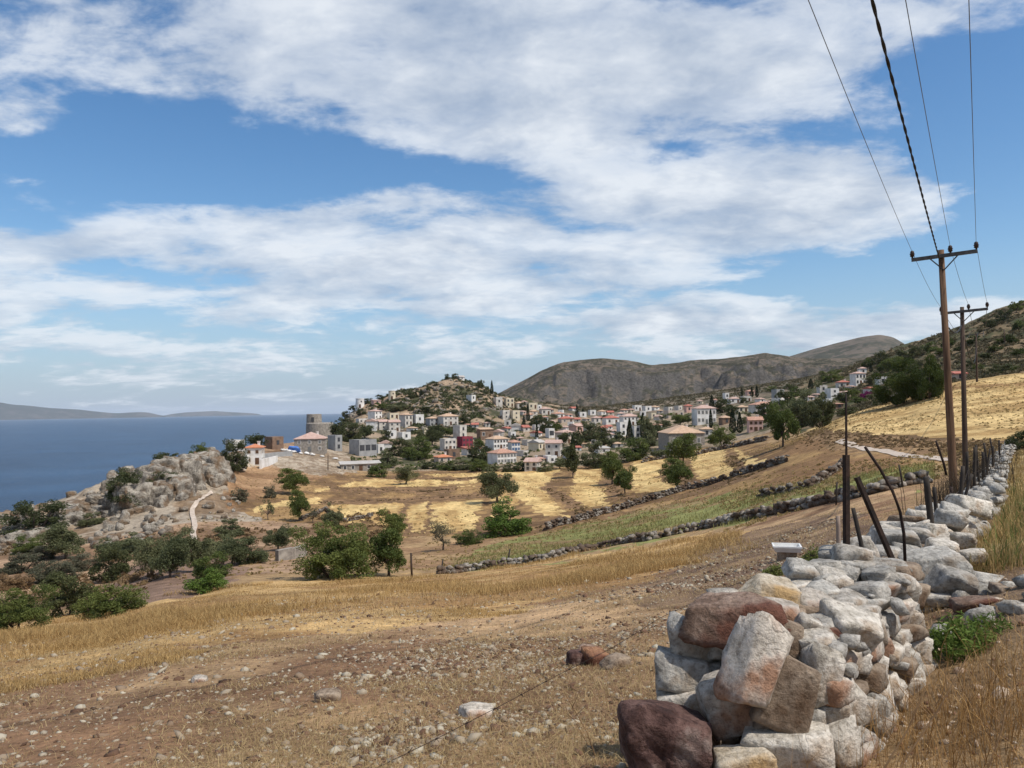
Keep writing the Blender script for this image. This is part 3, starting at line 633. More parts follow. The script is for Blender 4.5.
PAL = {'olive': ((0.082, 0.094, 0.044), (0.185, 0.19, 0.098)), 'green': ((0.055, 0.080, 0.022), (0.165, 0.19, 0.055)), 'bright': ((0.055, 0.10, 0.018), (0.155, 0.22, 0.05)),
       'dark': ((0.040, 0.050, 0.022), (0.112, 0.122, 0.052)), 'cypress': ((0.012, 0.022, 0.010), (0.034, 0.048, 0.020)), 'pine': ((0.028, 0.046, 0.012), (0.085, 0.11, 0.026)),
       'grey': ((0.085, 0.085, 0.055), (0.16, 0.15, 0.10)), 'dry': ((0.13, 0.085, 0.045), (0.25, 0.17, 0.09)), 'tan': ((0.17, 0.115, 0.062), (0.31, 0.21, 0.115)), 'garrigue': ((0.072, 0.066, 0.038), (0.15, 0.125, 0.075)), 'straw': ((0.26, 0.17, 0.075), (0.50, 0.36, 0.17)), 'purple': ((0.12, 0.012, 0.07), (0.26, 0.03, 0.16))}

def crown_mesh(kind, seed, n, pal, leaf):
    """crown in a unit box: x,y in -.5...5, z 0..1; leaves gathered in clumps so the outline is uneven"""
    g = np.random.default_rng(seed); lo, hi = (np.array(q) for q in PAL[pal])
    if kind in ('round', 'bush', 'sparse', 'pine'):
        K = {'round': 40, 'bush': 60, 'sparse': 13, 'pine': 26}[kind]; cc = []
        lob = [(g.uniform(-.2, .2), g.uniform(-.2, .2), g.uniform(.42, .66), g.uniform(.17, .27)) for _ in range(5)] if kind != 'bush' else [(g.uniform(-.26, .26), g.uniform(-.26, .26), g.uniform(.34, .72), g.uniform(.17, .26)) for _ in range(6)]
        while len(cc) < K:
            p = g.uniform(-1, 1, 3); q = np.linalg.norm(p)
            if q > 1 or q < 0.3: continue
            if kind == 'pine':
                lay = int(g.integers(0, 4)); zz_ = (0.2, 0.44, 0.66, 0.84)[lay]+g.uniform(-.05, .05); w_ = (0.42, 0.44, 0.36, 0.22)[lay]; p = np.array([p[0]*w_, p[1]*w_, zz_])
            else:
                L_ = lob[int(g.integers(0, len(lob)))]; p = np.array([L_[0]+p[0]*L_[3], L_[1]+p[1]*L_[3], L_[2]+p[2]*L_[3]*1.05])
                if kind == 'bush' and g.random() < 0.66:            # skirt down to the ground
                    an = g.uniform(0, 6.283); ra = 0.43*math.sqrt(g.uniform(0.1, 1)); p = np.array([ra*math.cos(an), ra*math.sin(an), g.uniform(0.04, 0.42)])
            cc.append(p)
        cc = np.array(cc); cr = g.uniform(0.075, 0.15, K)*(1.0 if kind != 'pine' else 1.2)
        k = g.integers(0, K, n); d = g.normal(size=(n, 3)); d /= np.linalg.norm(d, axis=1, keepdims=True); rad = g.uniform(0.25, 1.0, (n, 1))**0.5
        pos = cc[k]+d*rad*cr[k][:, None]*np.array([1.05, 1.05, 0.85 if kind != 'pine' else 0.5])
        t = g.uniform(0, 1, K)[k]*0.6+g.uniform(0, 1, n)*0.4
    elif kind == 'cypress':
        zz_ = g.uniform(0.0, 1, n)**1.15; w_ = 0.46*np.minimum(1, (zz_+0.02)/0.16)*(1-zz_)**0.62+0.015; an = g.uniform(0, 2*math.pi, n)
        lump = 0.78+0.35*vnoise(an*2.2, zz_*9, seed); rad = w_*lump*g.uniform(0.5, 1, n)**0.4
        pos = np.stack([rad*np.cos(an), rad*np.sin(an), zz_], 1); t = vnoise(an*3, zz_*14, seed+3)*0.6+g.uniform(0, .4, n)
    pos[:, 2] = np.clip(pos[:, 2], 0.0, None)
    if kind != 'cypress':
        q0, q1 = np.percentile(pos, 0.5, 0), np.percentile(pos, 99.5, 0); cen = (q0+q1)/2; scl = np.array([0.94, 0.94, 0.97 if kind != 'bush' else 1.0])/(q1-q0)
        zb_ = {'bush': 0.0, 'round': 0.20, 'sparse': 0.25, 'pine': 0.10}[kind]; scl[2] = (1-zb_)/(q1[2]-q0[2]); mv = lambda P__: (P__-np.array([cen[0], cen[1], q0[2]]))*scl+np.array([0, 0, zb_])
        pos = mv(pos); cc = mv(cc)
    col = lo+(hi-lo)*t[:, None]
    Vv, Fq_ = leaf_cards(pos, leaf, g); me = mesh_np('crown', Vv, Fq_); color_attr(me, 'tint', np.repeat(col, 4, 0)); me.materials.append(M['leaf']); return me, (cc if kind != 'cypress' else None)

def trunk_mesh(seed, cc, kind):
    g = random.Random(seed); mb = MB()
    if kind == 'cypress': mb.tube([(0, 0, -0.06), (0, 0, 0.5)], [0.05, 0.02], 6)
    elif kind == 'bush':
        for k in range(5):
            c = cc[g.randrange(len(cc))]; mb.tube([(c[0]*0.15, c[1]*0.15, -0.08), (c[0]*0.6, c[1]*0.6, c[2]*0.5), tuple(c)], [0.022, 0.015, 0.006], 5)
    else:
        lx, ly = g.uniform(-.05, .05), g.uniform(-.05, .05); fork = (lx, ly, 0.26 if kind != 'pine' else 0.5)
        mb.tube([(0, 0, -0.10), (lx*0.2, ly*0.3, 0.1), fork], [0.042, 0.033, 0.027], 7)
        for k in range(7 if kind != 'sparse' else 9):
            c = cc[g.randrange(len(cc))]; m_ = ((fork[0]+c[0])*0.5+g.uniform(-.03, .03), (fork[1]+c[1])*0.5, (fork[2]+c[2])*0.5+0.02)
            mb.tube([fork, m_, tuple(c)], [0.02, 0.012, 0.005], 5)
    me = mb.mesh('trunk', True); me.materials.append(M['bark']); return me

_tm = {}
def tree_meshes(kind, pal, var, lod):
    key = (kind, pal, var, lod)
    if key not in _tm:
        n, leaf = {'hi': (30000, 0.0125), 'mid': (10000, 0.021), 'lo': (2200, 0.042)}[lod]
        if kind == 'cypress': n = int(n*0.8)
        if kind == 'sparse': n = int(n*0.35); leaf *= 0.8
        s = sum(map(ord, kind+pal))*7+var*31
        me, cc = crown_mesh(kind, s, n, pal, leaf); _tm[key] = (me, trunk_mesh(s, cc, kind))
    return _tm[key]

NAME = {'round': 'olive_tree', 'bush': 'bush', 'cypress': 'cypress_tree', 'pine': 'pine_tree', 'sparse': 'thin_tree'}
tn = 0; TREES = []
def tree(px, py, w, h, kind, pal, label, group=None, lod=None, name=None, pos=None, cat=None):
    """PX, PY: foot of the tree in the photograph; W, H its size there"""
    global tn; tn += 1
    p = hit(px, py, 20) if pos is None else np.array(pos); r_ = p[1]; sx = w*r_/F; sz = h*r_/F
    lod = lod or ('hi' if w > 60 else 'mid' if w > 20 else 'lo')
    mc, mt = tree_meshes(kind, pal, tn % 3, lod)
    e = empty(name or NAME[kind], (p[0], p[1], p[2]-0.05), rnd.uniform(0, 6.28)); e.scale = (sx, sx, sz)
    tag(e, label, cat or ('bush' if kind == 'bush' else 'tree'), group); link('crown', mc, None, e); link('trunk', mt, None, e); TREES.append((px, py)); return e

G1 = 'trees on the golden terraces'; G2 = 'olive trees in the grove below the headland'; G3 = 'bushes along the lower edge of the field'; G4 = 'bushes on the rocky headland'; G5 = 'trees at the village edge'
T = tree
# the middle ground, tree by tree
T(337, 578, 86, 55, 'bush', 'green', 'largest green bush, standing at the lower edge of the dry field')
T(389, 576, 44, 48, 'round', 'green', 'green tree leaning on the flank of the largest bush')
T(506, 535, 50, 34, 'bush', 'bright', 'bright green dome shaped bush beside the green strip')
T(497, 503, 38, 33, 'round', 'olive', 'lone olive tree on the golden terrace above the bright green bush', G1)
T(443, 550, 28, 29, 'sparse', 'grey', 'half bare grey green tree beside the low flat bush', G1)
T(469, 544, 28, 14, 'bush', 'green', 'low flat green bush next to the half bare tree')
T(393, 541, 27, 31, 'round', 'green', 'round green tree just behind the tree leaning on the largest bush', G1)
T(333, 526, 21, 22, 'bush', 'olive', 'small dark bush at the foot of the pale terrace', G1)
T(299, 521, 22, 30, 'round', 'green', 'slender green tree on the brown slope above the largest bush', G1)
T(268, 520, 14, 21, 'sparse', 'olive', 'thin bare stemmed sapling on the brown slope', G1)
T(313, 523, 12, 15, 'sparse', 'grey', 'leaning bare shrub beside the slender green tree', G1)
T(293, 494, 30, 25, 'round', 'green', 'round dark tree highest on the brown slope below the white house', G1)
T(270, 498, 13, 12, 'bush', 'grey', 'small grey shrub beside the round dark tree on the brown slope', G1)
T(240, 501, 17, 13, 'bush', 'grey', 'grey green shrub between the footpath and the brown slope', G1)
T(230, 536, 30, 17, 'bush', 'olive', 'grey green shrub just past the bottom of the winding footpath', G1)
T(406, 484, 24, 18, 'round', 'olive', 'small pale olive tree at the top edge of the golden terraces', G1)
T(573, 478, 18, 33, 'round', 'dark', 'dark upright tree where the golden terraces meet the village', G5)
T(612, 484, 26, 32, 'round', 'green', 'leaning green tree, taller of the two on the pale terrace', G1)
T(625, 494, 22, 27, 'round', 'green', 'leaning green tree, lower of the two on the pale terrace', G1)
T(683, 466, 30, 32, 'round', 'green', 'green tree in front of the big tile roofed stone house', G1)
T(677, 489, 32, 30, 'round', 'green', 'green tree leaning over the terrace wall below the big tile roof', G1)
T(722, 446, 28, 20, 'bush', 'green', 'wide green tree behind the dark boundary wall', G5)
T(633, 460, 34, 22, 'bush', 'green', 'wide green tree at the foot of the pale field, village side', G5)
T(597, 468, 32, 26, 'bush', 'olive', 'grey green tree at the village edge behind the leaning pair', G5)
T(783, 447, 32, 42, 'round', 'green', 'large leaning green tree at the village edge below the golden field', G5)
T(803, 427, 40, 44, 'bush', 'olive', 'tall pale green tree mass beside the large leaning tree', G5)
T(822, 427, 26, 28, 'bush', 'dark', 'dark low tree filling the corner above the golden field', G5)
T(903, 404, 54, 44, 'bush', 'pine', 'biggest dark pine standing at the top edge of the golden field', lod='hi', name='pine_tree', cat='tree')
T(929, 399, 38, 44, 'bush', 'pine', 'second dark pine grown into the biggest one, nearer the poles', lod='hi', name='pine_tree', cat='tree')
T(1021, 450, 26, 20, 'bush', 'dark', 'dark round bush at the end of the golden field by the verge')
# gully and grove
for a in [(110, 581, 40, 36, 'bush', 'dark', 'dark dense olive nearest the scrub mound'), (151, 577, 36, 38, 'round', 'olive', 'olive with a short visible trunk, nearest the dark dense one'),
          (170, 578, 36, 40, 'round', 'olive', 'olive with a slanted trunk in the middle of the grove'), (197, 572, 34, 38, 'round', 'olive', 'olive closest to the bright bush at the grove edge'),
          (122, 556, 48, 24, 'bush', 'olive', 'broad olive crown at the back of the grove'), (66, 559, 46, 34, 'round', 'olive', 'olive tree set apart between the headland and the scrub mound'),
          (172, 553, 36, 24, 'bush', 'olive', 'pale olive crown behind the slanted trunk'), (216, 556, 40, 26, 'bush', 'olive', 'olive crown at the grove end below the footpath'),
          (250, 563, 36, 26, 'bush', 'olive', 'dark olive crown beside the low ruined wall'), (278, 551, 27, 24, 'round', 'olive', 'olive standing alone above the low ruined wall'), (232, 566, 34, 28, 'round', 'olive', 'olive between the bright bush and the dark crown by the ruined wall')]:
    T(*a[:6], a[6], G2, 'mid')
T(212, 579, 38, 26, 'bush', 'green', 'green bush behind the bright bush at the grove edge', G3)
T(206, 592, 42, 24, 'bush', 'bright', 'bright green bush at the grove edge, on the straw', G3)
T(18, 630, 64, 43, 'bush', 'green', 'broad green bush cut by the picture edge, beside the straw field', G3)
T(68, 615, 54, 44, 'bush', 'dark', 'tallest dark bush between the straw field and the scrub mound', G3)
T(92, 618, 34, 26, 'bush', 'green', 'small bush at the foot of the tallest dark bush', G3)
T(120, 614, 52, 31, 'bush', 'green', 'wide low bush nearest the bare grove soil', G3)
for k, (a, b_, w_, h_, lab) in enumerate([(22, 572, 40, 18, 'pale'), (55, 582, 44, 20, 'broad'), (82, 570, 34, 16, 'low'), (12, 590, 36, 16, 'dusty'), (40, 560, 30, 13, 'upper')]):
    T(a, b_, w_, h_, 'bush', 'grey' if k != 3 else 'dry', lab+' grey dry shrub on the scrub mound in the gully', 'dry shrubs on the scrub mound', 'mid')
# headland
for a in [(34, 536, 58, 34, 'bush', 'dark', 'large dark bush sprawling over the seaward rocks'), (28, 553, 30, 18, 'bush', 'green', 'green bush under the seaward rocks'), (128, 506, 40, 36, 'bush', 'dark', 'dark bush filling the deep cleft of the rocks'),
          (162, 492, 28, 20, 'bush', 'dark', 'smaller dark bush in the rocks beside the cleft'), (168, 471, 30, 18, 'bush', 'dark', 'dark shrub on the rock crest, lower one'), (199, 461, 20, 17, 'bush', 'green', 'green shrub on top of the rock crest'),
          (184, 467, 18, 14, 'bush', 'olive', 'low shrub between the two crest shrubs'), (92, 525, 26, 12, 'bush', 'olive', 'low shrub among the lower rocks'), (214, 470, 18, 14, 'bush', 'olive', 'shrub on the landward face of the rocks')]:
    T(*a[:6], a[6], G4, 'mid')
T(234, 470, 28, 30, 'bush', 'dark', 'big dark tree hiding the side of the white house', G5, 'mid')
T(255, 449, 20, 15, 'round', 'dark', 'dark tree behind the orange roof of the white house', G5)

# ------------------------------------------------------------------ houses
def wmesh(mb, mat):
    me = mb.mesh('m'); me.materials.append(mat); return me
WIN = {k: wmesh(MB().box((0, 0, 0), (1, 1, 1)), M[k]) for k in ('glass', 'shutter_brown', 'shutter_blue', 'shutter_grey')}
FRM = wmesh(MB().box((0, 0, 0), (1, 1, 1)), M['offwhite'])
CHM = wmesh(MB().box((0, 0, 0.5), (0.6, 0.6, 1.0)).box((0, 0, 1.05), (0.8, 0.8, 0.12)), M['white'])
def part(name, me, parent, loc, scale, rz=0):
    o = bpy.data.objects.new(name, me); COL.objects.link(o); o.parent = parent; o.location = loc; o.scale = scale; o.rotation_euler = (0, 0, rz); return o
HOUSES = []
def house(px, py, w, h, wall, roof, st, rot, label, name='house', cat='house', win='glass', depth=None, arch=False, nwin=None, chim=None, door=True, pos=None):
    p = hit(px, py, 40) if pos is None else np.array(pos); d = p[1]; s = d/F; Wd = max(2.5, w*s*0.84); Ht = h*s*(0.86 if w < 14.5 else 0.95)
    rot += 20; ang = -math.atan2(p[0], p[1])+R(rot)                      # front wall (-Y side) turned to the viewer, then by ROT
    Dp = depth or min(max(Wd*0.75, 4.5), 10); Wd = Wd/(abs(math.cos(R(rot)))+0.55*abs(math.sin(R(rot))))
    e = empty(name, tuple(p), ang); tag(e, label, cat, 'houses of the hillside village'); HOUSES.append((px, py, w, label))
    rk_, rm = roof.split(':') if ':' in roof else (roof, None)
    rh = {'hip': 0.22, 'gable': 0.26, 'flat': 0.0, 'shed': 0.16, 'none': 0}[rk_]*min(Ht*1.6, Dp); wh = Ht-rh
    mb = MB().box((0, 0, wh/2-1.2), (Wd, Dp, wh+2.4))
    if rk_ == 'flat':                                        # parapet
        for sx in (-1, 1): mb.box((sx*(Wd/2-0.12), 0, wh+0.2), (0.24, Dp, 0.4))
        for sy in (-1, 1): mb.box((0, sy*(Dp/2-0.12), wh+0.2), (Wd-0.49, 0.24, 0.4))
    mb.build('wall', M[wall], e)
    ov = 0.3; X1, Y1 = Wd/2+ov, Dp/2+ov; z0 = wh+0.003
    if rk_ == 'hip':
        k = min(X1, Y1)*0.92; rx = max(X1-k, 0.05); ry = max(Y1-k, 0.05)
        if X1 >= Y1: ry = 0.02
        else: rx = 0.02
        r_ = MB().poly([(-X1, -Y1, z0), (X1, -Y1, z0), (X1, Y1, z0), (-X1, Y1, z0), (-X1, -Y1, z0+.16), (X1, -Y1, z0+.16), (X1, Y1, z0+.16), (-X1, Y1, z0+.16), (-rx, -ry, z0+rh), (rx, -ry, z0+rh), (rx, ry, z0+rh), (-rx, ry, z0+rh)],
                       [(3, 2, 1, 0), (0, 1, 5, 4), (1, 2, 6, 5), (2, 3, 7, 6), (3, 0, 4, 7), (4, 5, 9, 8), (5, 6, 10, 9), (6, 7, 11, 10), (7, 4, 8, 11), (8, 9, 10, 11)]).build('roof', M[rm], e)
    elif rk_ == 'gable':
        r_ = MB().poly([(-X1, -Y1, z0), (X1, -Y1, z0), (X1, Y1, z0), (-X1, Y1, z0), (-X1, -Y1, z0+.16), (X1, -Y1, z0+.16), (X1, Y1, z0+.16), (-X1, Y1, z0+.16), (-X1, 0, z0+rh), (X1, 0, z0+rh)],
                       [(3, 2, 1, 0), (0, 1, 5, 4), (2, 3, 7, 6), (4, 5, 9, 8), (6, 7, 8, 9), (1, 2, 6, 9, 5), (3, 0, 4, 8, 7)]).build('roof', M[rm], e)
    elif rk_ == 'shed':
        r_ = MB().poly([(-X1, -Y1, z0), (X1, -Y1, z0), (X1, Y1, z0), (-X1, Y1, z0), (-X1, -Y1, z0+.14), (X1, -Y1, z0+.14), (X1, Y1, z0+rh), (-X1, Y1, z0+rh)],
                       [(3, 2, 1, 0), (0, 1, 5, 4), (1, 2, 6, 5), (2, 3, 7, 6), (3, 0, 4, 7), (4, 5, 6, 7)]).build('roof', M[rm], e)
    elif rk_ == 'flat':
        r_ = MB().box((0, 0, wh+0.04), (Wd-0.5, Dp-0.5, 0.06)).build('roof', M[rm or 'concrete'], e)
    else: r_ = None
    nw = nwin if nwin is not None else max(1, min(7, int(round(Wd/2.9)))) if w > 7 else 1
    sh = wh/st; sides = [(0, Wd, nw)] + ([(1, Dp, max(1, min(2, nw)))] if w > 10 else [])
    for sd_, L, n_ in sides:
        for s_ in range(st):
            zc_ = sh*(s_+0.53)
            for k in range(n_):
                u = (k+0.5)/n_*L-L/2; isd = door and sd_ == 0 and s_ == 0 and k == n_//2 and n_ > 1
                ww, wz = (0.95, 1.35) if sh > 2.2 else (0.75, 0.85)
                if arch: ww, wz = 1.9, 1.9
                if isd: ww, wz, zz_ = 1.0, min(2.1, sh*0.8), min(2.1, sh*0.8)/2
                else: zz_ = zc_
                loc = (u, -Dp/2-0.01, zz_) if sd_ == 0 else (Wd/2+0.01, u, zz_)
                if w > 17 and not isd and not arch:
                    f_ = part('window', FRM, e, loc, (ww+0.3, 0.07, wz+0.3), 0 if sd_ == 0 else R(90))
                    part('pane', WIN[win], f_, (0, -0.55 if sd_ == 0 else -0.55, 0), (ww/(ww+0.3), 0.6, wz/(wz+0.3)))
                else: part('door' if isd else 'window', WIN['shutter_brown' if isd and win == 'glass' else win], e, loc, (ww, 0.09, wz), 0 if sd_ == 0 else R(90))
    if (chim if chim is not None else (rk_ in ('hip', 'gable') and w > 13)) and r_ is not None:
        part('chimney', CHM, r_, (Wd*0.22, Dp*0.12, z0+rh*0.55), (1, 1, 1))
    return e
Hs = house
# seaward group
Hs(255, 464, 20, 21, 'white', 'hip:tile_orange', 2, -32, 'small white house with an orange tiled roof beside the rocky headland', win='shutter_brown', nwin=2)
Hs(235, 450, 16, 9, 'white', 'flat', 1, 10, 'low white flat roofed house half hidden behind the big dark tree')
Hs(274, 449, 17, 13, 'brownwall', 'none', 1, 12, 'roofless ruined house with a dark doorway above the white house', 'ruined_house', nwin=1)
Hs(311, 451, 36, 20, 'stonewall', 'hip:tile_pink', 2, -25, 'large grey stone house under the round ruined tower', depth=10, nwin=3, win='shutter_grey')
Hs(335, 450, 11, 16, 'greywall', 'flat', 2, 15, 'narrow pale grey house built against the large stone house', win='glass')
Hs(363, 455, 28, 15, 'greywall', 'flat', 1, 14, 'long low grey house with dark arched openings and a white end', arch=True, nwin=3, door=False)
Hs(378, 453, 9, 9, 'white', 'flat', 1, 10, 'small white cube annexe at the end of the arched house')
Hs(386, 448, 8, 9, 'white', 'gable:tile_pink', 1, 70, 'tiny white gabled house beside the annexe of the arched house')
Hs(360, 470, 48, 9, 'stonewall', 'shed:concrete', 1, -14, 'long low stone shed with a pale sheet roof at the terrace edge', 'shed', 'shed', depth=5, nwin=5)
Hs(376, 404, 10, 5, 'pink', 'shed:tile_pink', 1, 0, 'tiny pink ruin between the two windmills')
# under the windmills
Hs(375, 419, 14, 11, 'white', 'hip:tile_pink', 2, 30, 'white house standing alone below the two windmills')
Hs(362, 423, 13, 4, 'offwhite', 'flat', 1, 0, 'low white walled house at the end of the tree covered slope')
Hs(372, 430, 9, 13, 'white', 'gable:tile_pink', 2, 60, 'narrow white gabled house nearest the tree covered slope')
Hs(382, 429, 12, 11, 'offwhite', 'gable:tile_pink', 2, 0, 'house with a long pink roof next to the narrow white gable')
Hs(394, 431, 14, 13, 'offwhite', 'gable:tile_pink', 2, -10, 'white house with a faded pink roof in the row below the windmills')
Hs(393, 419, 13, 6, 'cream', 'flat', 1, 0, 'low yellowish house above the faded pink roof')
Hs(406, 426, 13, 15, 'offwhite', 'hip:tile_tan', 2, 20, 'tall grey white house with a tan roof in the row below the windmills')
Hs(418, 423, 12, 9, 'white', 'flat', 1, 5, 'white flat house beside the tall tan roofed one')
Hs(391, 438, 12, 8, 'white', 'flat', 1, -8, 'white cube house under the faded pink roof')
Hs(404, 439, 13, 7, 'white', 'flat', 1, 8, 'low white house lowest in the row below the windmills')
Hs(432, 426, 13, 11, 'greywall', 'hip:tile_tan', 2, 8, 'shaded grey house with a flat tan roof under the peak')
Hs(448, 425, 22, 12, 'offwhite', 'hip:tile_tan', 2, 5, 'white house with three top windows at the foot of the rocky peak', nwin=3)
Hs(460, 438, 12, 14, 'offwhite', 'flat', 2, 20, 'whitish flat roofed house just above the crimson house')
Hs(485, 439, 18, 12, 'brownwall', 'shed:tile_tan', 1, 0, 'brown ruined house with a sloping tan roof under the rocks')
Hs(498, 437, 12, 9, 'offwhite', 'gable:tile_pink', 1, 60, 'gabled tan roof house behind the long white house')
Hs(471, 400, 7, 5, 'white', 'flat', 1, 20, 'tiny white hut alone on the rocky slope below the peak')
Hs(461, 380, 7, 5, 'white', 'gable:concrete', 1, 0, 'tiny white chapel on the summit of the rocky peak', 'chapel', 'chapel')
# lower front rows
Hs(497, 448, 24, 13, 'white', 'hip:tile_tan', 2, 14, 'long white house with a row of dark windows above the red roofed one', nwin=5)
Hs(514, 451, 12, 13, 'white', 'hip:tile', 2, 0, 'white house with blue shutters at the end of the long white house', win='shutter_blue', nwin=3)
Hs(448, 450, 17, 11, 'offwhite', 'flat', 2, 5, 'plain grey white house beside the crimson house', nwin=3)
Hs(465, 447, 16, 10, 'crimson', 'flat:tile_red', 2, 8, 'crimson red house, the only one of that colour', nwin=3)
Hs(471, 455, 20, 9, 'white', 'shed:tile_red', 1, 10, 'white house with a dark red verandah directly below the crimson house', nwin=4)
Hs(452, 458, 16, 8, 'brownwall', 'flat:tile_tan', 1, 0, 'low brown house under the plain grey white house')
Hs(443, 462, 19, 8, 'beige', 'hip:tile_orange', 1, 0, 'low hut with a bright orange roof just behind the hedge', nwin=2, door=False)
Hs(502, 463, 30, 15, 'white', 'hip:tile', 2, 12, 'longest white house with a red tiled roof above the hedge', nwin=6, win='shutter_grey')
Hs(533, 470, 17, 13, 'offwhite', 'gable:tile_pink', 2, -35, 'beige house with a steep pink roof lowest at the field edge', nwin=2)
Hs(537, 450, 16, 11, 'cream', 'gable:concrete', 1, 40, 'cream gabled house between the beige pink roof and the arches')
Hs(554, 456, 19, 17, 'offwhite', 'gable:tile_pink', 2, -30, 'pink gabled house with a great arch beside the cream gabled one')
Hs(550, 462, 13, 6, 'white', 'flat', 1, 0, 'low white wall like house below the pink gabled one')
Hs(569, 458, 11, 6, 'white', 'flat', 1, 0, 'small white cube behind the dark upright tree')
Hs(584, 447, 13, 6, 'offwhite', 'hip:tile_tan', 1, 0, 'small tan roofed house among the trees, seaward of the flat white one')
Hs(602, 453, 16, 7, 'white', 'shed:concrete', 1, 0, 'flat white house with a pale roof among the trees')
Hs(617, 447, 11, 6, 'offwhite', 'hip:tile_tan', 1, 0, 'small tan roofed house close behind the leaning pair of trees')
Hs(609, 439, 9, 8, 'offwhite', 'hip:tile_pink', 1, 0, 'narrow pinkish house beside the dark cypress')
# upper tiers, right of the peak
Hs(498, 405, 9, 8, 'offwhite', 'flat', 1, 0, 'cream block house highest on the shoulder of the peak')
Hs(509, 407, 11, 9, 'cream', 'flat', 2, 0, 'second cream block house on the shoulder of the peak')
Hs(519, 409, 8, 8, 'offwhite', 'hip:tile_tan', 1, 0, 'small house closing the cream blocks on the shoulder')
Hs(505, 419, 10, 9, 'offwhite', 'flat', 2, 0, 'grey cream house with four windows below the shoulder')
Hs(515, 420, 10, 10, 'cream', 'flat', 2, 0, 'tall cream house beside the four windowed one below the shoulder')
Hs(532, 409, 12, 6, 'cream', 'flat', 1, 0, 'low cream house at the saddle beside the tan roof')
Hs(545, 415, 13, 9, 'offwhite', 'hip:tile_pink', 1, 0, 'wide pink roofed house at the saddle under the mountain')
Hs(558, 418, 14, 7, 'white', 'hip:tile', 1, 0, 'white house with a red roof at the saddle, before the church')
Hs(566, 423, 18, 7, 'beige', 'hip:tile_red', 1, 0, 'long low house with the reddest roof below the church')
Hs(582, 417, 9, 5, 'white', 'flat', 1, 0, 'white church apse at the foot of the two dark cypresses', 'church', 'church')
Hs(576, 433, 13, 11, 'pink', 'gable:tile_pink', 1, 30, 'pinkish house below the reddest roof')
Hs(596, 423, 9, 8, 'offwhite', 'hip:tile_pink', 1, 0, 'small pinkish house beside the wide red roof')
Hs(611, 424, 19, 9, 'white', 'hip:tile_red', 1, 0, 'white house with a wide red roof past the church')
Hs(516, 430, 8, 8, 'white', 'gable:concrete', 1, 70, 'small bright white gable under the cream blocks')
Hs(525, 431, 9, 7, 'offwhite', 'gable:tile_red', 1, 0, 'small house with a dark red roof beside the bright white gable')
Hs(550, 437, 8, 9, 'white', 'flat', 1, 0, 'white arched wall house above the pink gabled house', arch=True, nwin=1, door=False)
Hs(565, 443, 20, 14, 'beige', 'hip:tile_pink', 2, 20, 'big beige house with a pale pink roof in the middle of the village', nwin=3)
Hs(629, 425, 21, 12, 'white', 'hip:tile_pink', 2, 0, 'large white house with a pink roof behind the dark cypress', nwin=4)
Hs(622, 436, 10, 15, 'white', 'flat', 2, 0, 'tall narrow white house in front of the large pink roofed one')
Hs(636, 438, 10, 13, 'offwhite', 'flat', 2, 0, 'tall off white house between two cypresses')
Hs(637, 411, 10, 6, 'white', 'flat', 1, 0, 'white cube house highest against the mountain foot')
Hs(647, 411, 9, 5, 'white', 'flat', 1, 5, 'flat white house beside the highest cube at the mountain foot')
Hs(674, 417, 22, 6, 'beige', 'flat', 1, 0, 'long beige ruin above the big tiled roof', nwin=3)
Hs(688, 412, 8, 9, 'pink', 'hip:tile_red', 1, 0, 'small reddish house between the long ruin and the white mansion')
Hs(681, 447, 46, 23, 'stonewall', 'hip:tile_tan', 1, -6, 'big square stone house with a broad tan tiled roof', nwin=3, depth=15, win='shutter_grey')
Hs(706, 436, 14, 11, 'offwhite', 'hip:tile_tan', 1, -10, 'small tan roofed wing behind the big square stone house')
Hs(704, 424, 26, 20, 'white', 'hip:tile_pink', 2, 0, 'white mansion of two tall storeys beside the cone shaped cypress', nwin=5, win='shutter_grey')
Hs(725, 424, 12, 10, 'brownwall', 'hip:tile_tan', 1, 0, 'brown house with a tan roof next to the white mansion')
Hs(755, 431, 17, 15, 'pink', 'gable:tile', 2, -12, 'salmon pink house with a peaked roof beside the two tall cypresses', nwin=3, win='shutter_brown')
Hs(742, 412, 13, 8, 'cream', 'hip:tile_tan', 1, 0, 'cream house above the two tall cypresses')
Hs(762, 411, 28, 10, 'offwhite', 'hip:tile', 1, 4, 'long pale house with an orange roof on the right hand rise'.replace('right hand', 'inland'), nwin=6)
Hs(734, 403, 14, 7, 'white', 'hip:tile_pink', 1, 0, 'white church like house with a pink roof on the inland rise')
Hs(726, 403, 5, 11, 'white', 'flat', 2, 0, 'slim white bell tower on the inland rise', 'bell_tower', 'tower', nwin=1, door=False)
Hs(746, 402, 11, 6, 'offwhite', 'flat', 1, 0, 'pale flat house next to the pink roof on the inland rise')
Hs(750, 395, 10, 6, 'pink', 'hip:tile', 1, 0, 'small pinkish house between cypresses at the top of the inland rise')
Hs(778, 398, 12, 9, 'greywall', 'flat', 1, 15, 'dark grey slab house at the top of the inland rise')
Hs(778, 404, 9, 6, 'white', 'flat', 1, 40, 'white wing below the dark grey slab house')
Hs(832, 398, 12, 10, 'white', 'flat', 2, 10, 'white cube house with dark windows above the golden field')
Hs(822, 392, 10, 7, 'offwhite', 'flat', 1, 0, 'pale flat house beside the small cypress above the golden field')
Hs(843, 388, 15, 8, 'offwhite', 'hip:tile_red', 1, 0, 'red roofed house behind the white cube house')
Hs(858, 385, 15, 14, 'white', 'hip:tile_pink', 2, 15, 'bright white stacked house below the palm on the hillside', nwin=3)
Hs(862, 374, 8, 8, 'white', 'hip:tile_pink', 1, 0, 'small house with a pink roof topping the stacked white one')
Hs(881, 384, 10, 7, 'white', 'flat', 1, 0, 'white house half hidden at the edge of the dark pine')
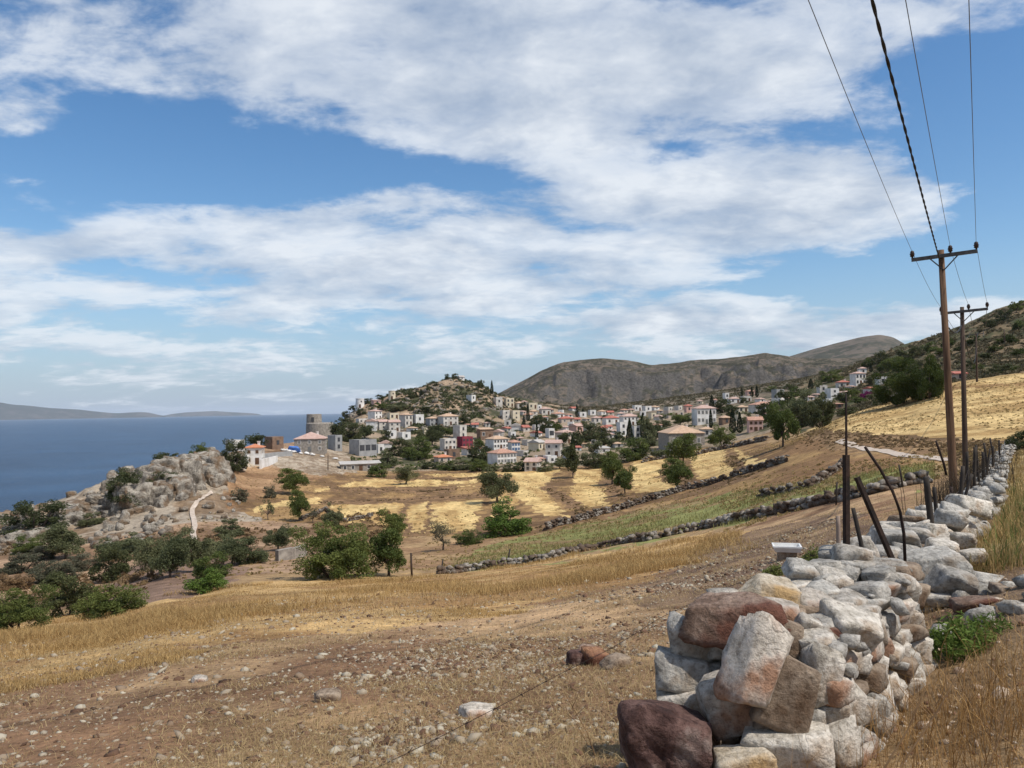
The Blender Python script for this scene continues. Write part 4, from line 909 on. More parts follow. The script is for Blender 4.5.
Hs(892, 365, 9, 5, 'white', 'flat', 1, 0, 'white hut high on the wooded hillside above the dark pine')
Hs(837, 408, 10, 6, 'brownwall', 'shed:tile', 1, 0, 'low brown roofed hut in the trees above the golden field')
Hs(957, 379, 12, 9, 'beige', 'gable:tile_red', 1, 0, 'red roofed hut at the top of the golden field behind the poles', 'hut', 'hut')
# extra roofs that fill the terraces between the named ones
fillers = [(528, 419, 9, 7), (540, 424, 10, 7), (552, 426, 9, 7), (588, 431, 9, 6), (603, 431, 8, 6), (588, 439, 8, 6), (533, 415, 8, 6), (573, 411, 8, 5), (602, 415, 9, 6), (621, 417, 9, 6), (592, 415, 8, 5), (610, 415, 8, 5),
           (536, 436, 8, 6), (508, 426, 8, 6), (475, 428, 8, 6), (426, 434, 8, 6), (540, 462, 9, 6), (576, 450, 8, 5), (659, 420, 8, 6), (655, 410, 8, 5), (716, 403, 8, 5), (760, 402, 8, 5), (770, 417, 9, 6), (810, 400, 8, 5), (846, 396, 8, 6), (870, 392, 8, 6), (512, 437, 7, 5), (700, 404, 7, 5),
           (524, 405, 6, 5), (538, 409, 6, 4), (551, 412, 6, 4), (561, 414, 6, 4), (569, 417, 6, 4), (577, 422, 7, 5), (586, 421, 6, 4), (593, 427, 6, 5), (600, 420, 6, 4), (608, 429, 7, 5), (545, 420, 7, 5), (536, 430, 6, 5), (543, 430, 7, 5), (557, 427, 7, 5), (564, 430, 7, 5), (571, 427, 7, 5), (581, 427, 7, 5), (616, 421, 7, 5), (624, 413, 7, 5), (631, 412, 6, 4), (643, 416, 7, 5), (652, 418, 7, 5), (660, 413, 6, 4), (668, 411, 7, 4), (678, 410, 6, 4),
           (613, 434, 7, 5), (596, 445, 7, 5), (573, 439, 7, 5), (520, 441, 7, 5), (527, 445, 7, 5), (506, 431, 6, 5), (487, 426, 6, 5), (468, 427, 6, 4), (480, 433, 6, 5), (522, 456, 7, 5), (529, 416, 6, 4), (522, 414, 6, 4), (648, 427, 7, 5), (657, 428, 7, 5), (717, 412, 7, 5), (739, 420, 7, 5), (768, 405, 7, 5), (786, 401, 7, 5), (801, 405, 6, 4), (816, 397, 6, 4), (827, 404, 7, 5), (850, 389, 6, 4), (840, 395, 6, 4), (866, 381, 6, 4), (412, 431, 8, 5), (399, 444, 7, 5), (427, 444, 7, 5), (436, 433, 7, 5)]
def nearest_named(px, py, skip=()):
    return min(NAMED, key=lambda q: abs(q[0]-px)+1.6*abs(q[1]-py)+(999 if q[3] in skip else 0))
NAMED = list(HOUSES); used = {}
def short(label):
    s = label
    for cut in (' beside ', ' between ', ' above ', ' below ', ' behind ', ' with ', ' under ', ' on the ', ' at the ', ' in the ', ' next to ', ' among ', ' past ', ' half ', ' standing ', ' built ', ' just ', ' nearest ', ' lowest ', ' directly ', ' close ', ' highest ', ' against ', ' in front ', ', ', ' alone '):
        if len(s.split()) > 6 and cut in s and len(s.split(cut)[0].split()) >= 3: s = s.split(cut)[0]
    return ' '.join(s.split()[:8])
SHORTS = {}
for q in NAMED: SHORTS.setdefault(short(q[3]), []).append(q[3])
def relate(px, py):
    """words that place a small thing by a named house"""
    q = nearest_named(px, py); nm = short(q[3]); nm = nm if len(SHORTS[nm]) == 1 else ' '.join(q[3].split()[:9])
    dx, dy = px-q[0], py-q[1]
    rel = ('on the seaward side of' if dx < 0 else 'on the inland side of') if abs(dx) > q[2]*0.55 else ('uphill of' if dy < 0 else 'downhill of')
    return f'{rel} the {nm}'
WORDS = ['small', 'tiny', 'plain', 'squat', 'lesser', 'further']
def unique(fmt, px, py, adj=WORDS):
    rl = relate(px, py)
    for a in adj:
        s = ' '.join((fmt.format(a)+' '+rl).split()[:16])
        if s not in used: used[s] = 1; return s
    return s
rf = random.Random(3)
for (a, b_, w_, h_) in fillers:
    wl = rf.choice(['white', 'offwhite', 'offwhite', 'cream', 'white']); rfk = rf.choice(['hip:tile_pink', 'hip:tile_tan', 'flat', 'gable:tile_red', 'hip:tile'])
    nmr = {'hip:tile_pink': 'pink roofed', 'hip:tile_tan': 'tan roofed', 'flat': 'flat roofed', 'gable:tile_red': 'red roofed', 'hip:tile': 'tile roofed'}[rfk]
    Hs(a, b_, w_, h_, wl, rfk, 1, rf.uniform(-30, 30), unique('{} '+nmr+' house', a, b_, ['small', 'tiny', 'plain', 'squat', 'half hidden', 'low', 'narrow']))

# windmills and the round ruined tower
def mill(px, py, w, h, mat, label, ruin=False):
    p = hit(px, py, 40); s = p[1]/F; r_ = w*s/2; hh = h*s; e = empty('windmill', tuple(p)); tag(e, label, 'windmill', 'windmills')
    MB().lathe([(r_*1.06, -1.5), (r_*1.06, 0), (r_, hh*0.55), (r_*0.96, hh*0.93), (r_*1.02, hh*0.935), (r_*1.02, hh), (r_*0.86, hh), (r_*0.86, hh-0.4), (0.01, hh-0.4)], 28).build('wall', M[mat], e, False)
    f = -math.atan2(p[0], p[1]); part('door', WIN['shutter_brown'], e, (r_*1.04*math.sin(-f)*-1, -r_*1.04*math.cos(f), 1.0), (1.0, 0.25, 2.0)); part('window', WIN['glass'], e, (r_*0.5, -r_*0.87, hh*0.68), (0.7, 0.25, 0.7)); return e
mill(360, 408, 8.5, 9.5, 'white', 'white cylindrical windmill tower on the slope, lower of the two')
mill(392, 400, 7, 9, 'cream', 'cream cylindrical windmill tower near the seaward summit, upper of the two')
p = hit(320, 436, 40); s = p[1]/F; e = empty('ruined_tower', tuple(p)); tag(e, 'round stone ruined mill tower on a wide round base by the sea', 'tower')
MB().lathe([(14*s, -2), (13.8*s, 0), (13.4*s, 14*s), (12.6*s, 15*s), (0.01, 15.2*s)], 30).build('base', M['stonewall'], e)
MB().lathe([(7.6*s, 0), (7.2*s, 8.5*s), (6.2*s, 8.7*s), (6.2*s, 6*s), (0.01, 6*s)], 26, (-5.5*s, -1*s, 15*s)).build('upper_drum', M['stonewall'], e); part('door', WIN['glass'], e, (-5.0*s, -8.4*s, 18.2*s), (2.6*s, 0.5, 4.6*s))

# courtyard walls, tarpaulin heap
def wall_run(name, pix, hgt, th, mat, label, cat='wall', stone=False, group=None, rmin=20, seed=1, size=0.5, pts=None):
    pts = [hit(*q, rmin=rmin) for q in pix] if pts is None else pts
    fine = []
    for a, b_ in zip(pts[:-1], pts[1:]):
        n_ = max(2, int(np.linalg.norm(b_-a)/(size*0.8)))
        for k in range(n_): fine.append(a+(b_-a)*k/n_)
    fine.append(pts[-1]); fine = np.array(fine)
    if not stone:
        mb = MB()
        for a, b_ in zip(pts[:-1], pts[1:]):
            d = b_-a; L = math.hypot(d[0], d[1]); c = (a+b_)/2; mb.box((c[0], c[1], min(a[2], b_[2])-1+(hgt+1+abs(d[2]))/2), (L+0.02, th, hgt+1+abs(d[2])), Matrix.Rotation(math.atan2(d[1], d[0]), 3, 'Z'))
        return tag(mb.build(name, M[mat]), label, cat, group)
    g = np.random.default_rng(seed); Vs, Fs, b0 = [], [], 0
    lay = max(1, int(round(hgt/size/0.62)))
    for q in fine:
        for L_ in range(lay):
            for t_ in ((-0.27, 0.27) if th > size else (0,)):
                sz = size*g.uniform(0.7, 1.35, 3)*np.array([1.15, 1.0, 0.75]); v, f_ = rock_np(int(g.integers(1e6)), sz, 1, 5)
                c = np.array([q[0], q[1], 0])+np.append(g.normal(0, size*0.16, 2), 0)+np.array([0, t_*th, 0]); z_ = float(terr(c[0], c[1]))+size*(0.25+0.6*L_)+g.uniform(-.1, .12)*size*2*(L_ == lay-1)
                if L_ == lay-1 and g.random() < 0.22: continue
                Vs.append(v @ rotm(g.uniform(-.4, .4), g.uniform(-.4, .4), g.uniform(0, 6)).T+np.array([c[0], c[1], z_])); Fs.append(f_+b0); b0 += len(v)
    o = link(name, mesh_np(name, np.concatenate(Vs), np.concatenate(Fs)), M[mat]); return tag(o, label, cat, group)
wall_run('courtyard_wall', [(243, 467), (250, 462)], 2.0, 0.35, 'white', 'short white courtyard wall at the corner of the orange roofed house')
wall_run('courtyard_wall', [(260, 469), (277, 462)], 1.7, 0.35, 'white', 'white courtyard wall sloping up from the orange roofed house')
wall_run('stone_wall', [(262, 459), (275, 457), (292, 456)], 1.3, 0.4, 'greywall', 'grey retaining wall uphill of the white courtyard wall')
p = hit(294, 452, 40); g = np.random.default_rng(5); v, f_ = rock_np(77, (4.2, 3.0, 2.3), 3, 9, 0.5, 0.85, 0.09); mt_ = mesh_np('tarpaulin', v+p+np.array([0, 0, 0.8]), f_, True)
tag(link('tarpaulin', mt_, M['tarp_blue']), 'blue tarpaulin over a heap beside the large grey stone house', 'tarpaulin')
vs_, fs_, b0 = [], [], 0
for k in range(16):
    v, f_ = rock_np(300+k, (g.uniform(.6, 2.0), g.uniform(.6, 1.6), g.uniform(.4, 1.1)), 1, 6); q = p+np.array([g.normal(1.5, 4.5), g.normal(-.5, 1.5), 0]); q[2] = terr(q[0], q[1])+0.3
    vs_.append(v+q); fs_.append(f_+b0); b0 += len(v)
tag(link('rubble', mesh_np('rubble', np.concatenate(vs_), np.concatenate(fs_)), M['white']), 'white building rubble heaped around the blue tarpaulin', 'rubble', kind='stuff')

# ------------------------------------------------------------------ trees of the village
CY = [(492, 394, 4, 13), (577, 417, 4, 12), (583, 417, 5, 8), (630, 444, 9, 24), (643, 438, 6, 24), (712, 411, 7, 15), (733, 433, 8, 23), (740, 433, 7, 20), (752, 397, 4, 10), (757, 397, 4, 11), (811, 389, 6, 10), (524, 427, 4, 11), (528, 421, 4, 16), (537, 441, 4, 20), (711, 428, 5, 18), (410, 424, 3.5, 11), (416, 397, 3, 6), (421, 396, 3.5, 7), (871, 372, 4, 8), (900, 362, 4, 9), (742, 396, 3, 8), (573, 470, 10, 32)]
for k, (a, b_, w_, h_) in enumerate(CY):
    sc_ = 'lo' if w_ < 9 else 'mid'
    lab = {0: 'lone dark cypress on the bare shoulder of the rocky peak', 3: 'broad dark cypress in front of the large pink roofed house', 5: 'cone shaped dark cypress rising over the white mansion'}.get(k) or unique('{} dark cypress', a, b_, ['slim', 'short', 'thin', 'other', 'extra'])
    T(a, b_, w_*1.15, h_*1.05, 'cypress', 'cypress', lab, 'dark cypresses of the village', sc_)
rv = random.Random(12); VT = [(350, 441, 26, 20), (338, 440, 16, 18), (365, 438, 20, 14), (345, 428, 20, 11), (385, 441, 12, 12), (400, 455, 26, 18), (418, 458, 30, 22), (385, 466, 26, 16), (378, 476, 24, 13), (432, 444, 22, 18), (438, 438, 14, 14), (424, 440, 16, 12), (446, 436, 14, 9), (466, 423, 10, 11), (452, 415, 10, 6), (395, 411, 18, 7), (382, 409, 14, 7), (362, 414, 12, 7), (405, 408, 14, 6), (425, 412, 14, 7),
     (430, 468, 20, 8), (446, 469, 20, 9), (462, 469, 22, 10), (478, 470, 24, 12), (492, 470, 18, 9), (480, 462, 26, 18), (520, 470, 18, 10), (508, 471, 14, 8), (545, 470, 18, 9), (560, 468, 20, 11), (590, 440, 24, 18), (580, 446, 20, 16), (602, 444, 20, 14), (568, 458, 14, 12), (563, 445, 12, 14), (545, 432, 14, 16), (538, 428, 10, 14), (556, 432, 12, 12), (600, 436, 16, 10), (614, 446, 14, 12), (650, 446, 18, 30), (656, 440, 16, 18), (646, 448, 22, 10), (664, 426, 14, 12), (680, 425, 22, 13), (660, 457, 20, 12), (642, 458, 18, 12),
     (725, 411, 20, 14), (732, 417, 14, 12), (748, 423, 14, 12), (765, 415, 20, 14), (776, 422, 22, 22), (785, 408, 20, 18), (744, 402, 10, 6), (790, 391, 14, 8), (772, 391, 12, 6), (756, 408, 10, 7), (794, 396, 14, 10), (832, 381, 22, 12), (806, 398, 12, 10), (842, 402, 18, 10), (852, 396, 14, 9), (872, 384, 16, 9), (875, 398, 14, 8), (860, 404, 18, 8), (848, 414, 20, 8), (826, 414, 18, 14), (555, 418, 9, 5), (523, 411, 8, 10), (512, 425, 10, 7), (490, 425, 12, 7), (478, 446, 12, 9), (487, 453, 10, 7), (527, 459, 12, 8), (534, 424, 10, 8), (516, 440, 12, 6), (640, 425, 8, 12), (620, 440, 12, 10), (605, 420, 8, 6), (584, 428, 14, 8)]
PALN = {'olive': 'grey green', 'green': 'green', 'dark': 'dark green'}
for (a, b_, w_, h_) in VT:
    pl = rv.choice(['olive', 'green', 'dark', 'dark']); big = 'broad' if w_ > 17 else 'small'
    T(a, b_+1, w_, h_, rv.choice(['round', 'bush', 'bush']), pl, unique('{} '+PALN[pl]+' tree', a, b_, [big, 'bushy', 'rounded', 'leafy', 'spreading', 'low']), 'trees between the village houses', 'lo' if w_ < 22 else 'mid', 'garden_tree')
T(867, 399, 13, 8, 'bush', 'purple', 'purple flowering bougainvillea in the gardens above the golden field', name='bougainvillea', cat='bush')
# skyline of the peak and of the wooded hillside
for (a, b_, w_, h_, lab) in [(447, 379, 5, 5, 'seaward side of the chapel'), (455, 378, 7, 5, 'chapel wall'), (428, 392, 5, 7, 'lower seaward skyline'), (436, 386, 7, 4, 'middle of the seaward skyline'), (481, 388, 8, 8, 'inland skyline'), (486, 394, 6, 6, 'gap before the lone cypress'), (411, 398, 9, 6, 'saddle between the two summits'), (346, 412, 9, 6, 'lowest seaward crest'), (352, 408, 8, 5, 'crest just before the lower windmill'), (368, 400, 12, 5, 'crest between the windmills'), (380, 396, 10, 5, 'crest beside the upper windmill')]:
    T(a, b_, w_, h_, 'bush', 'dark', 'small dark tree of the peak, at the '+lab, 'small trees along the skyline of the peak', 'lo', 'skyline_tree', cat='tree')
hl = [(880, 364, 18, 12), (893, 371, 22, 14), (905, 362, 18, 12), (917, 357, 16, 11), (868, 367, 14, 9), (930, 352, 14, 10), (884, 372, 14, 10), (913, 372, 20, 12), (921, 382, 22, 14), (940, 356, 18, 9), (948, 347, 14, 9), (936, 382, 20, 10), (968, 368, 16, 8), (1000, 374, 24, 10), (975, 344, 16, 9), (990, 329, 16, 10), (1004, 322, 18, 12), (1016, 313, 14, 12), (1020, 330, 14, 10), (1008, 344, 20, 9), (985, 360, 16, 7), (996, 351, 14, 7), (960, 352, 12, 6), (1020, 356, 16, 8), (978, 371, 12, 7), (1013, 372, 16, 6)]
wd = ['lowest', 'broad', 'ragged', 'round', 'dense', 'narrow', 'squat', 'tall', 'spreading', 'compact', 'flat topped', 'bushy', 'slanting', 'leafy', 'knotty', 'upright', 'thick', 'massive', 'thin', 'low', 'sprawling', 'shaded', 'pale topped', 'rounded', 'scrubby', 'heavy']
ref = lambda a, b_: 'at the skyline' if b_ < 335 else 'above the red roofed hut' if 945 < a < 975 else 'above the dark pines' if a < 945 else 'by the top edge of the golden field' if b_ > 366 else 'on the open scrub slope'
for (a, b_, w_, h_), q in zip(hl, wd):
    T(a, b_, w_, h_, rv.choice(['bush', 'bush', 'round']), rv.choice(['dark', 'dark', 'green', 'pine']), q+' tree on the inland hillside '+ref(a, b_), 'trees on the inland hillside', 'lo' if w_ < 20 else 'mid', 'hillside_tree', cat='tree')

# low scrub that nobody could count: hillside, peak, slopes
def scrub(name, label, pts, sizes, pal, seed, per=26, leaf=0.22):
    g = np.random.default_rng(seed); n = len(pts); k = np.repeat(np.arange(n), per); d = g.normal(size=(n*per, 3)); d /= np.linalg.norm(d, axis=1, keepdims=True); d[:, 2] = np.abs(d[:, 2])
    pos = pts[k]+d*(sizes[k]*g.uniform(0.5, 1, n*per))[:, None]*np.array([1, 1, 0.8]); lo, hi = (np.array(q_) for q_ in PAL[pal]); t = (g.uniform(0, 1, n)[k]*0.7+0.3*g.uniform(0, 1, n*per))[:, None]
    Vv, Fq_ = leaf_cards(pos, sizes[k]*leaf*1.5, g); me = mesh_np(name, Vv, Fq_); color_attr(me, 'tint', np.repeat(lo+(hi-lo)*t, 4, 0)); return tag(link(name, me, M['leaf']), label, 'scrub', kind='stuff')
def scatter(n, seed, r0, r1, a0, a1, cond=None, power=1.0):
    g = np.random.default_rng(seed); r_ = r0+(r1-r0)*g.uniform(0, 1, n)**power; a = np.radians(g.uniform(a0, a1, n)); x = r_*np.sin(a); y = r_*np.cos(a)
    if cond is not None:
        k = cond(x, y, r_, a); x, y, r_ = x[k], y[k], r_[k]
    return np.column_stack([x, y, terr(x, y)]), r_, g
P_, r_, g = scatter(3400, 1, 175, 640, 23, 38, lambda x, y, r, a: fbm(x*0.02, y*0.02, 5, 3) > 0.42)
scrub('scrub', 'low dark scrub over the inland hillside', P_, g.uniform(0.5, 1.4, len(P_))*(0.6+r_/600), 'garrigue', 2)
P_, r_, g = scatter(5200, 3, 345, 520, -14, 1, lambda x, y, r, a: fbm(x*0.03, y*0.03, 6, 3) > 0.46)
scrub('scrub', 'low dark scrub over the rocky peak', P_, g.uniform(0.5, 1.5, len(P_)), 'dark', 4)
P_, r_, g = scatter(3800, 12, 500, 1000, 2, 27)
scrub('scrub', 'dark scrub dotting the slope behind the village', P_, g.uniform(0.6, 1.9, len(P_)), 'garrigue', 13, 18)
P_, r_, g = scatter(2200, 5, 232, 430, -12, 27, lambda x, y, r, a: fbm(x*0.03, y*0.03, 8, 3) > 0.45)
scrub('scrub', 'weeds and hedges between the village houses', P_, g.uniform(0.4, 1.1, len(P_)), 'green', 6)
P_, r_, g = scatter(1500, 7, 62, 135, -36, -9, lambda x, y, r, a: fbm(x*0.05, y*0.05, 9, 3) > 0.5)
scrub('scrub', 'dry brown brush over the floor of the gully', P_, g.uniform(0.2, 0.6, len(P_)), 'dry', 8)
def along(pix, seed, n, spread, rmin=40):
    g = np.random.default_rng(seed); out = []
    for _ in range(n):
        i = int(g.integers(0, len(pix)-1)); t = g.random(); out.append((pix[i][0]*(1-t)+pix[i+1][0]*t, pix[i][1]*(1-t)+pix[i+1][1]*t))
    p = np.array([hit(a, b_, rmin) for a, b_ in out]); p[:, :2] += g.normal(0, spread, (n, 2)); p[:, 2] = terr(p[:, 0], p[:, 1]); return p, g
P_, r_, g = scatter(8000, 31, 60, 235, -24, 22, lambda x, y, r, a: fbm(x*0.06, y*0.06, 15, 3) > 0.47)
scrub('dry_tufts', 'straw tufts over the terraces and banks', P_, g.uniform(0.07, 0.22, len(P_)), 'straw', 32, 9, .34)
P_, r_, g = scatter(9000, 33, 45, 165, 15, 36, lambda x, y, r, a: fbm(x*0.08, y*0.08, 16, 3) > 0.45)
scrub('dry_tufts', 'straw tufts over the brown slope and the golden field', P_, g.uniform(0.06, 0.2, len(P_)), 'straw', 34, 9, .34)
P_, g = along([(800, 434), (880, 441), (960, 447), (1024, 450)], 9, 900, 1.9)
scrub('scrub', 'dark dry brush along the foot of the golden field', P_, g.uniform(0.08, 0.26, len(P_)), 'tan', 10, 24, .32)
bp_, bg_ = [], None
for pl, wd_ in BANKP:
    if abs(pl[0][0]-pl[-1][0]) < 12: continue
    q_, bg_ = along(pl, 40+len(pl)+int(pl[0][0]), 70, 0.6); bp_.append(q_)
bp_ = np.concatenate(bp_)
scrub('scrub', 'brown brush along the banks of the terraces', bp_, bg_.uniform(0.10, 0.30, len(bp_)), 'tan', 11, 40, .3)
# ------------------------------------------------------------------ rocky headland: crags and boulders grown into one outcrop
g = np.random.default_rng(17); Vs, Fs, b0 = [], [], 0; RGH = 0.07
def add_rock(seed, size, pos, rot, sub=2, planes=10, lo=0.5):
    global b0
    v, f_ = rock_np(seed, size, sub, planes, lo-.05, 0.84, RGH); Vs.append(v @ rotm(*rot).T+np.array(pos)); Fs.append(f_+b0); b0 += len(v)
ROCKP = [(56, 524), (64, 512), (100, 492), (130, 474), (160, 462), (186, 454), (212, 450), (226, 458), (229, 476), (205, 488), (180, 500), (150, 512), (110, 524)]
PATHP = [(216, 491), (204, 497), (195, 506), (192, 518), (195, 528), (193, 543)]
big_ = lambda a, b_, s_, t_: (lambda p: add_rock(int(g.integers(1e6)), (s_*1.1, s_*.8, s_*t_), p+np.array([0, 0, s_*t_*.04]), (g.uniform(-.22, .22), g.uniform(-.22, .22), g.uniform(0, 6)), 4, 13))(hit(a, b_, 90))
RGH = 0.12
for k in range(46):
    a = g.uniform(118, 226); cr_ = np.interp(a, [110, 130, 150, 170, 190, 210, 226], [484, 476, 469, 463, 457, 455, 461]); big_(a, cr_+g.uniform(6, 32), g.uniform(3.6, 6.6), g.uniform(.75, 1.35))
for k in range(26):
    a = g.uniform(0, 120); big_(a, 526-.36*a+g.uniform(4, 24), g.uniform(2.6, 5), g.uniform(.5, .8))
RGH = 0.08
n_ = 0; hold = np.array
while n_ < 240:
    a, b_ = g.uniform(58, 230), g.uniform(447, 532)
    if not inpoly(hold([a]), hold([b_]), ROCKP)[0]: continue
    if seg_dist(hold([a]), hold([b_]), PATHP)[0] < 8: continue
    n_ += 1; p = hit(a, b_, 90); big = g.random() < 0.35
    s_ = g.uniform(1.4, 2.6) if big else g.uniform(0.5, 1.3); tall = g.uniform(0.6, 1.25) if a > 135 else g.uniform(0.45, 0.85)
    add_rock(int(g.integers(1e6)), (s_*g.uniform(.7, 1.1), s_*g.uniform(.7, 1.1), s_*tall), p+hold([0, 0, s_*tall*0.05]), (g.uniform(-.3, .3), g.uniform(-.3, .3), g.uniform(0, 6)), 3 if s_ > 1.6 else 2)
for (a, b_, s_, t_) in [(158, 492, 4.0, 1.6), (166, 495, 4.4, 1.5), (150, 500, 3.6, 1.3), (176, 487, 4.2, 1.4), (196, 480, 5, 1.3), (210, 472, 5.4, 1.2), (219, 468, 5.0, 1.3), (205, 462, 5.0, 1.1), (190, 462, 4.6, 1.2), (113, 478, 4.6, 1.0), (128, 472, 4.5, 1.0), (95, 498, 4, .9), (110, 525, 3.4, .9), (125, 516, 3.2, 1.1), (222, 480, 4.4, 1.2), (182, 474, 4.6, 1.3)]:
    p = hit(a, b_+4, 90); s_ *= .72; add_rock(int(g.integers(1e6)), (s_*.85, s_*.85, s_*t_), p+hold([0, 0, s_*t_*0.12]), (g.uniform(-.25, .25), g.uniform(-.25, .25), g.uniform(0, 6)), 3)
for k in range(170):                                     # loose boulders along the seaward edge and below the crags
    t_ = g.random(); a = g.uniform(-10, 100) if t_ < 0.55 else g.uniform(90, 240); b_ = (526-0.32*a+g.normal(9, 9)) if t_ < 0.55 else (545-0.25*(a-90)+g.normal(0, 9)); p = hit(a, b_, 70)
    if p[2] < SEA+1 or seg_dist(hold([a]), hold([b_]), PATHP)[0] < 7: continue
    s_ = g.uniform(0.4, 2.0); add_rock(int(g.integers(1e6)), (s_, s_*g.uniform(.6, 1), s_*g.uniform(.5, .9)), p+hold([0, 0, s_*.15]), (g.uniform(-.4, .4), g.uniform(-.4, .4), g.uniform(0, 6)), 2)
tag(link('rocky_headland', mesh_np('rocky_headland', np.concatenate(Vs), np.concatenate(Fs)), M['outcrop']), 'grey limestone crags of the headland above the sea', 'rocks', kind='structure')
Vs, Fs, b0 = [], [], 0
P_, r_, g = scatter(900, 21, 360, 500, -14, 0)
for q in P_:
    s_ = g.uniform(0.8, 4.5)*g.random()**0.6+0.5; add_rock(int(g.integers(1e6)), (s_, s_*g.uniform(.6, 1), s_*g.uniform(.45, .8)), q, (g.uniform(-.3, .3), g.uniform(-.3, .3), g.uniform(0, 6)), 1, 7)
tag(link('rocky_slope', mesh_np('rocky_slope', np.concatenate(Vs), np.concatenate(Fs)), M['outcrop']), 'tan rocks strewn over the slopes of the village peak', 'rocks', kind='stuff')

RGH = 0.03
# ------------------------------------------------------------------ dry stone walls across the middle ground
wall_run('stone_wall', [(440, 574), (470, 571), (500, 566), (550, 559), (600, 549), (650, 540), (700, 529), (750, 519), (800, 509), (850, 499), (885, 491), (925, 483)], 0.6, 0.6, 'field_wall', 'long low dry stone wall between the dry field and the green strip', stone=True, seed=3, size=0.45, group='dry stone field walls', rmin=15)
wall_run('stone_wall', [(547, 530), (590, 518), (637, 505), (690, 489), (740, 475), (787, 462)], 0.8, 0.5, 'field_wall', 'dark dry stone terrace wall below the golden terraces', stone=True, seed=4, size=0.5, group='dry stone field walls')
wall_run('stone_wall', [(642, 463), (668, 458), (692, 456), (715, 451), (740, 446), (765, 441)], 1.2, 0.8, 'field_wall', 'boundary wall between the village gardens and the golden terraces', stone=True, seed=5, size=0.9, group='dry stone field walls', rmin=100)
wall_run('stone_wall', [(760, 497), (790, 492), (812, 487), (838, 470), (846, 463)], 0.6, 0.5, 'field_wall', 'broken low wall on the brown slope under the dirt track', stone=True, seed=6, size=0.5, group='dry stone field walls', rmin=30)
wall_run('stone_wall', [(880, 402), (905, 394), (930, 386), (945, 381)], 0.7, 0.6, 'field_wall', 'low wall along the crest of the golden field by the pines', stone=True, seed=8, size=0.7, group='dry stone field walls', rmin=80)
wall_run('stone_wall', [(300, 521), (325, 510), (345, 522), (372, 516)], 0.5, 0.4, 'field_wall', 'crumbling terrace wall around the small dark bush', stone=True, seed=9, size=0.45, group='dry stone field walls', rmin=60)
wall_run('ruined_wall', [(277, 561), (292, 559), (305, 556)], 1.0, 0.5, 'stonewall', 'short ruined wall of a sheepfold with a pale top, below the olives', rmin=40)
# posts standing in the middle ground
def stick(name, px, py, top, dpx, mat, label, group, lean=(0, 0), pos=None, rmin=10, cat='post'):
    p = hit(px, py, rmin) if pos is None else np.array(pos); q = at(top[0], top[1], p[1]+lean[1]); rad = dpx*p[1]/F/2
    e = MB().tube([(0, 0, -0.15), tuple((q-p)*0.5+np.array([rnd.uniform(-.2, .2)*rad, 0, 0])), tuple(q-p)], [rad, rad*0.95, rad*0.9], 8).build(name, M[mat], None, True); e.location = tuple(p)
    return tag(e, label, cat, group)
stick('wooden_post', 441, 572, (443, 559), 1.6, 'post_wood', 'thin dark post at the low end of the long field wall', 'old fence posts along the field wall')
stick('wooden_post', 507, 565, (510, 549), 1.6, 'post_wood', 'leaning dark post on the field wall below the bright green bush', 'old fence posts along the field wall')
stick('wooden_post', 836, 505, (837, 482), 2.0, 'post_wood', 'dark post on the field wall under the dirt track', 'old fence posts along the field wall')
stick('wooden_post', 412, 577, (411, 553), 2.2, 'dark_pole', 'reddish dry stake just past the leaning tree of the largest bush', 'old fence posts along the field wall')
stick('wooden_post', 903, 487, (899, 465), 2.0, 'post_wood', 'dark post where the field wall meets the pole line', 'old fence posts along the field wall')

# ------------------------------------------------------------------ utility poles and their wires
POLES = []
def utility_pole(bx, by, tx, ty, d, rb, rt, arm, mat, label, full=True, sink=1.2):
    base = at(bx, by, d); top = at(tx, ty, d); e = empty('utility_pole', tuple(base)); tag(e, label, 'utility pole', 'utility poles of the line'); ax = top-base
    MB().tube([tuple(-ax/np.linalg.norm(ax)*sink), (0, 0, 0), tuple(ax*0.5), tuple(ax)], [rb*1.04, rb, (rb+rt)/2, rt], 14).build('pole', M[mat], e, True)
    if not full: return e, base, top, None
    L = arm; dirx = np.array([0.85, -0.52, 0.0])             # the arm lies across the line of poles
    c = ax*0.975+np.array([0, -rt-0.06, 0]); an = math.atan2(dirx[1], dirx[0]); MT = Matrix.Rotation(an, 3, 'Z') @ Matrix.Rotation(R(-2.2), 3, 'Y')
    MB().box(tuple(c), (L, 0.10, 0.12), MT).build('crossarm', M['steel'], e)
    u = np.array(MT @ Vector((1, 0, 0)))
    for s in (-1, 1):
        MB().tube([tuple(c+u*s*L*0.21+np.array([0, 0.0, -0.05])), tuple(ax*0.92+np.array([0, -rt-0.02, 0]))], 0.022, 6).build('brace', M['steel'], e)
    pts = []
    for s in (-0.485, 0.10, 0.485):
        q = c+u*s*L; pr = [(0.02, 0.05), (0.035, 0.10), (0.075, 0.12), (0.06, 0.17), (0.085, 0.19), (0.06, 0.24), (0.065, 0.27), (0.04, 0.31), (0.01, 0.32)]
        MB().lathe(pr, 14, tuple(q)).build('insulator', M['insulator'], e, True); pts.append(base+q+np.array([0, 0, 0.29]))
    return e, base, top, pts
e1, b1, t1_, i1 = utility_pole(955, 512, 941, 250, 26, 0.135, 0.09, 1.95, 'pole_wood', 'reddish brown utility pole, tallest of the line, with a wide crossarm')
e2, b2, t2_, i2 = utility_pole(966, 494, 962, 307, 36.5, 0.13, 0.085, 1.95, 'dark_pole', 'dark utility pole with a crossarm just behind the tallest one')
p3 = hit(977, 382, 100); e3, b3, t3_, i3 = utility_pole(977, 382, 976, 333, p3[1], 0.17, 0.12, 2.0, 'dark_pole', 'small utility pole at the top edge of the golden field')
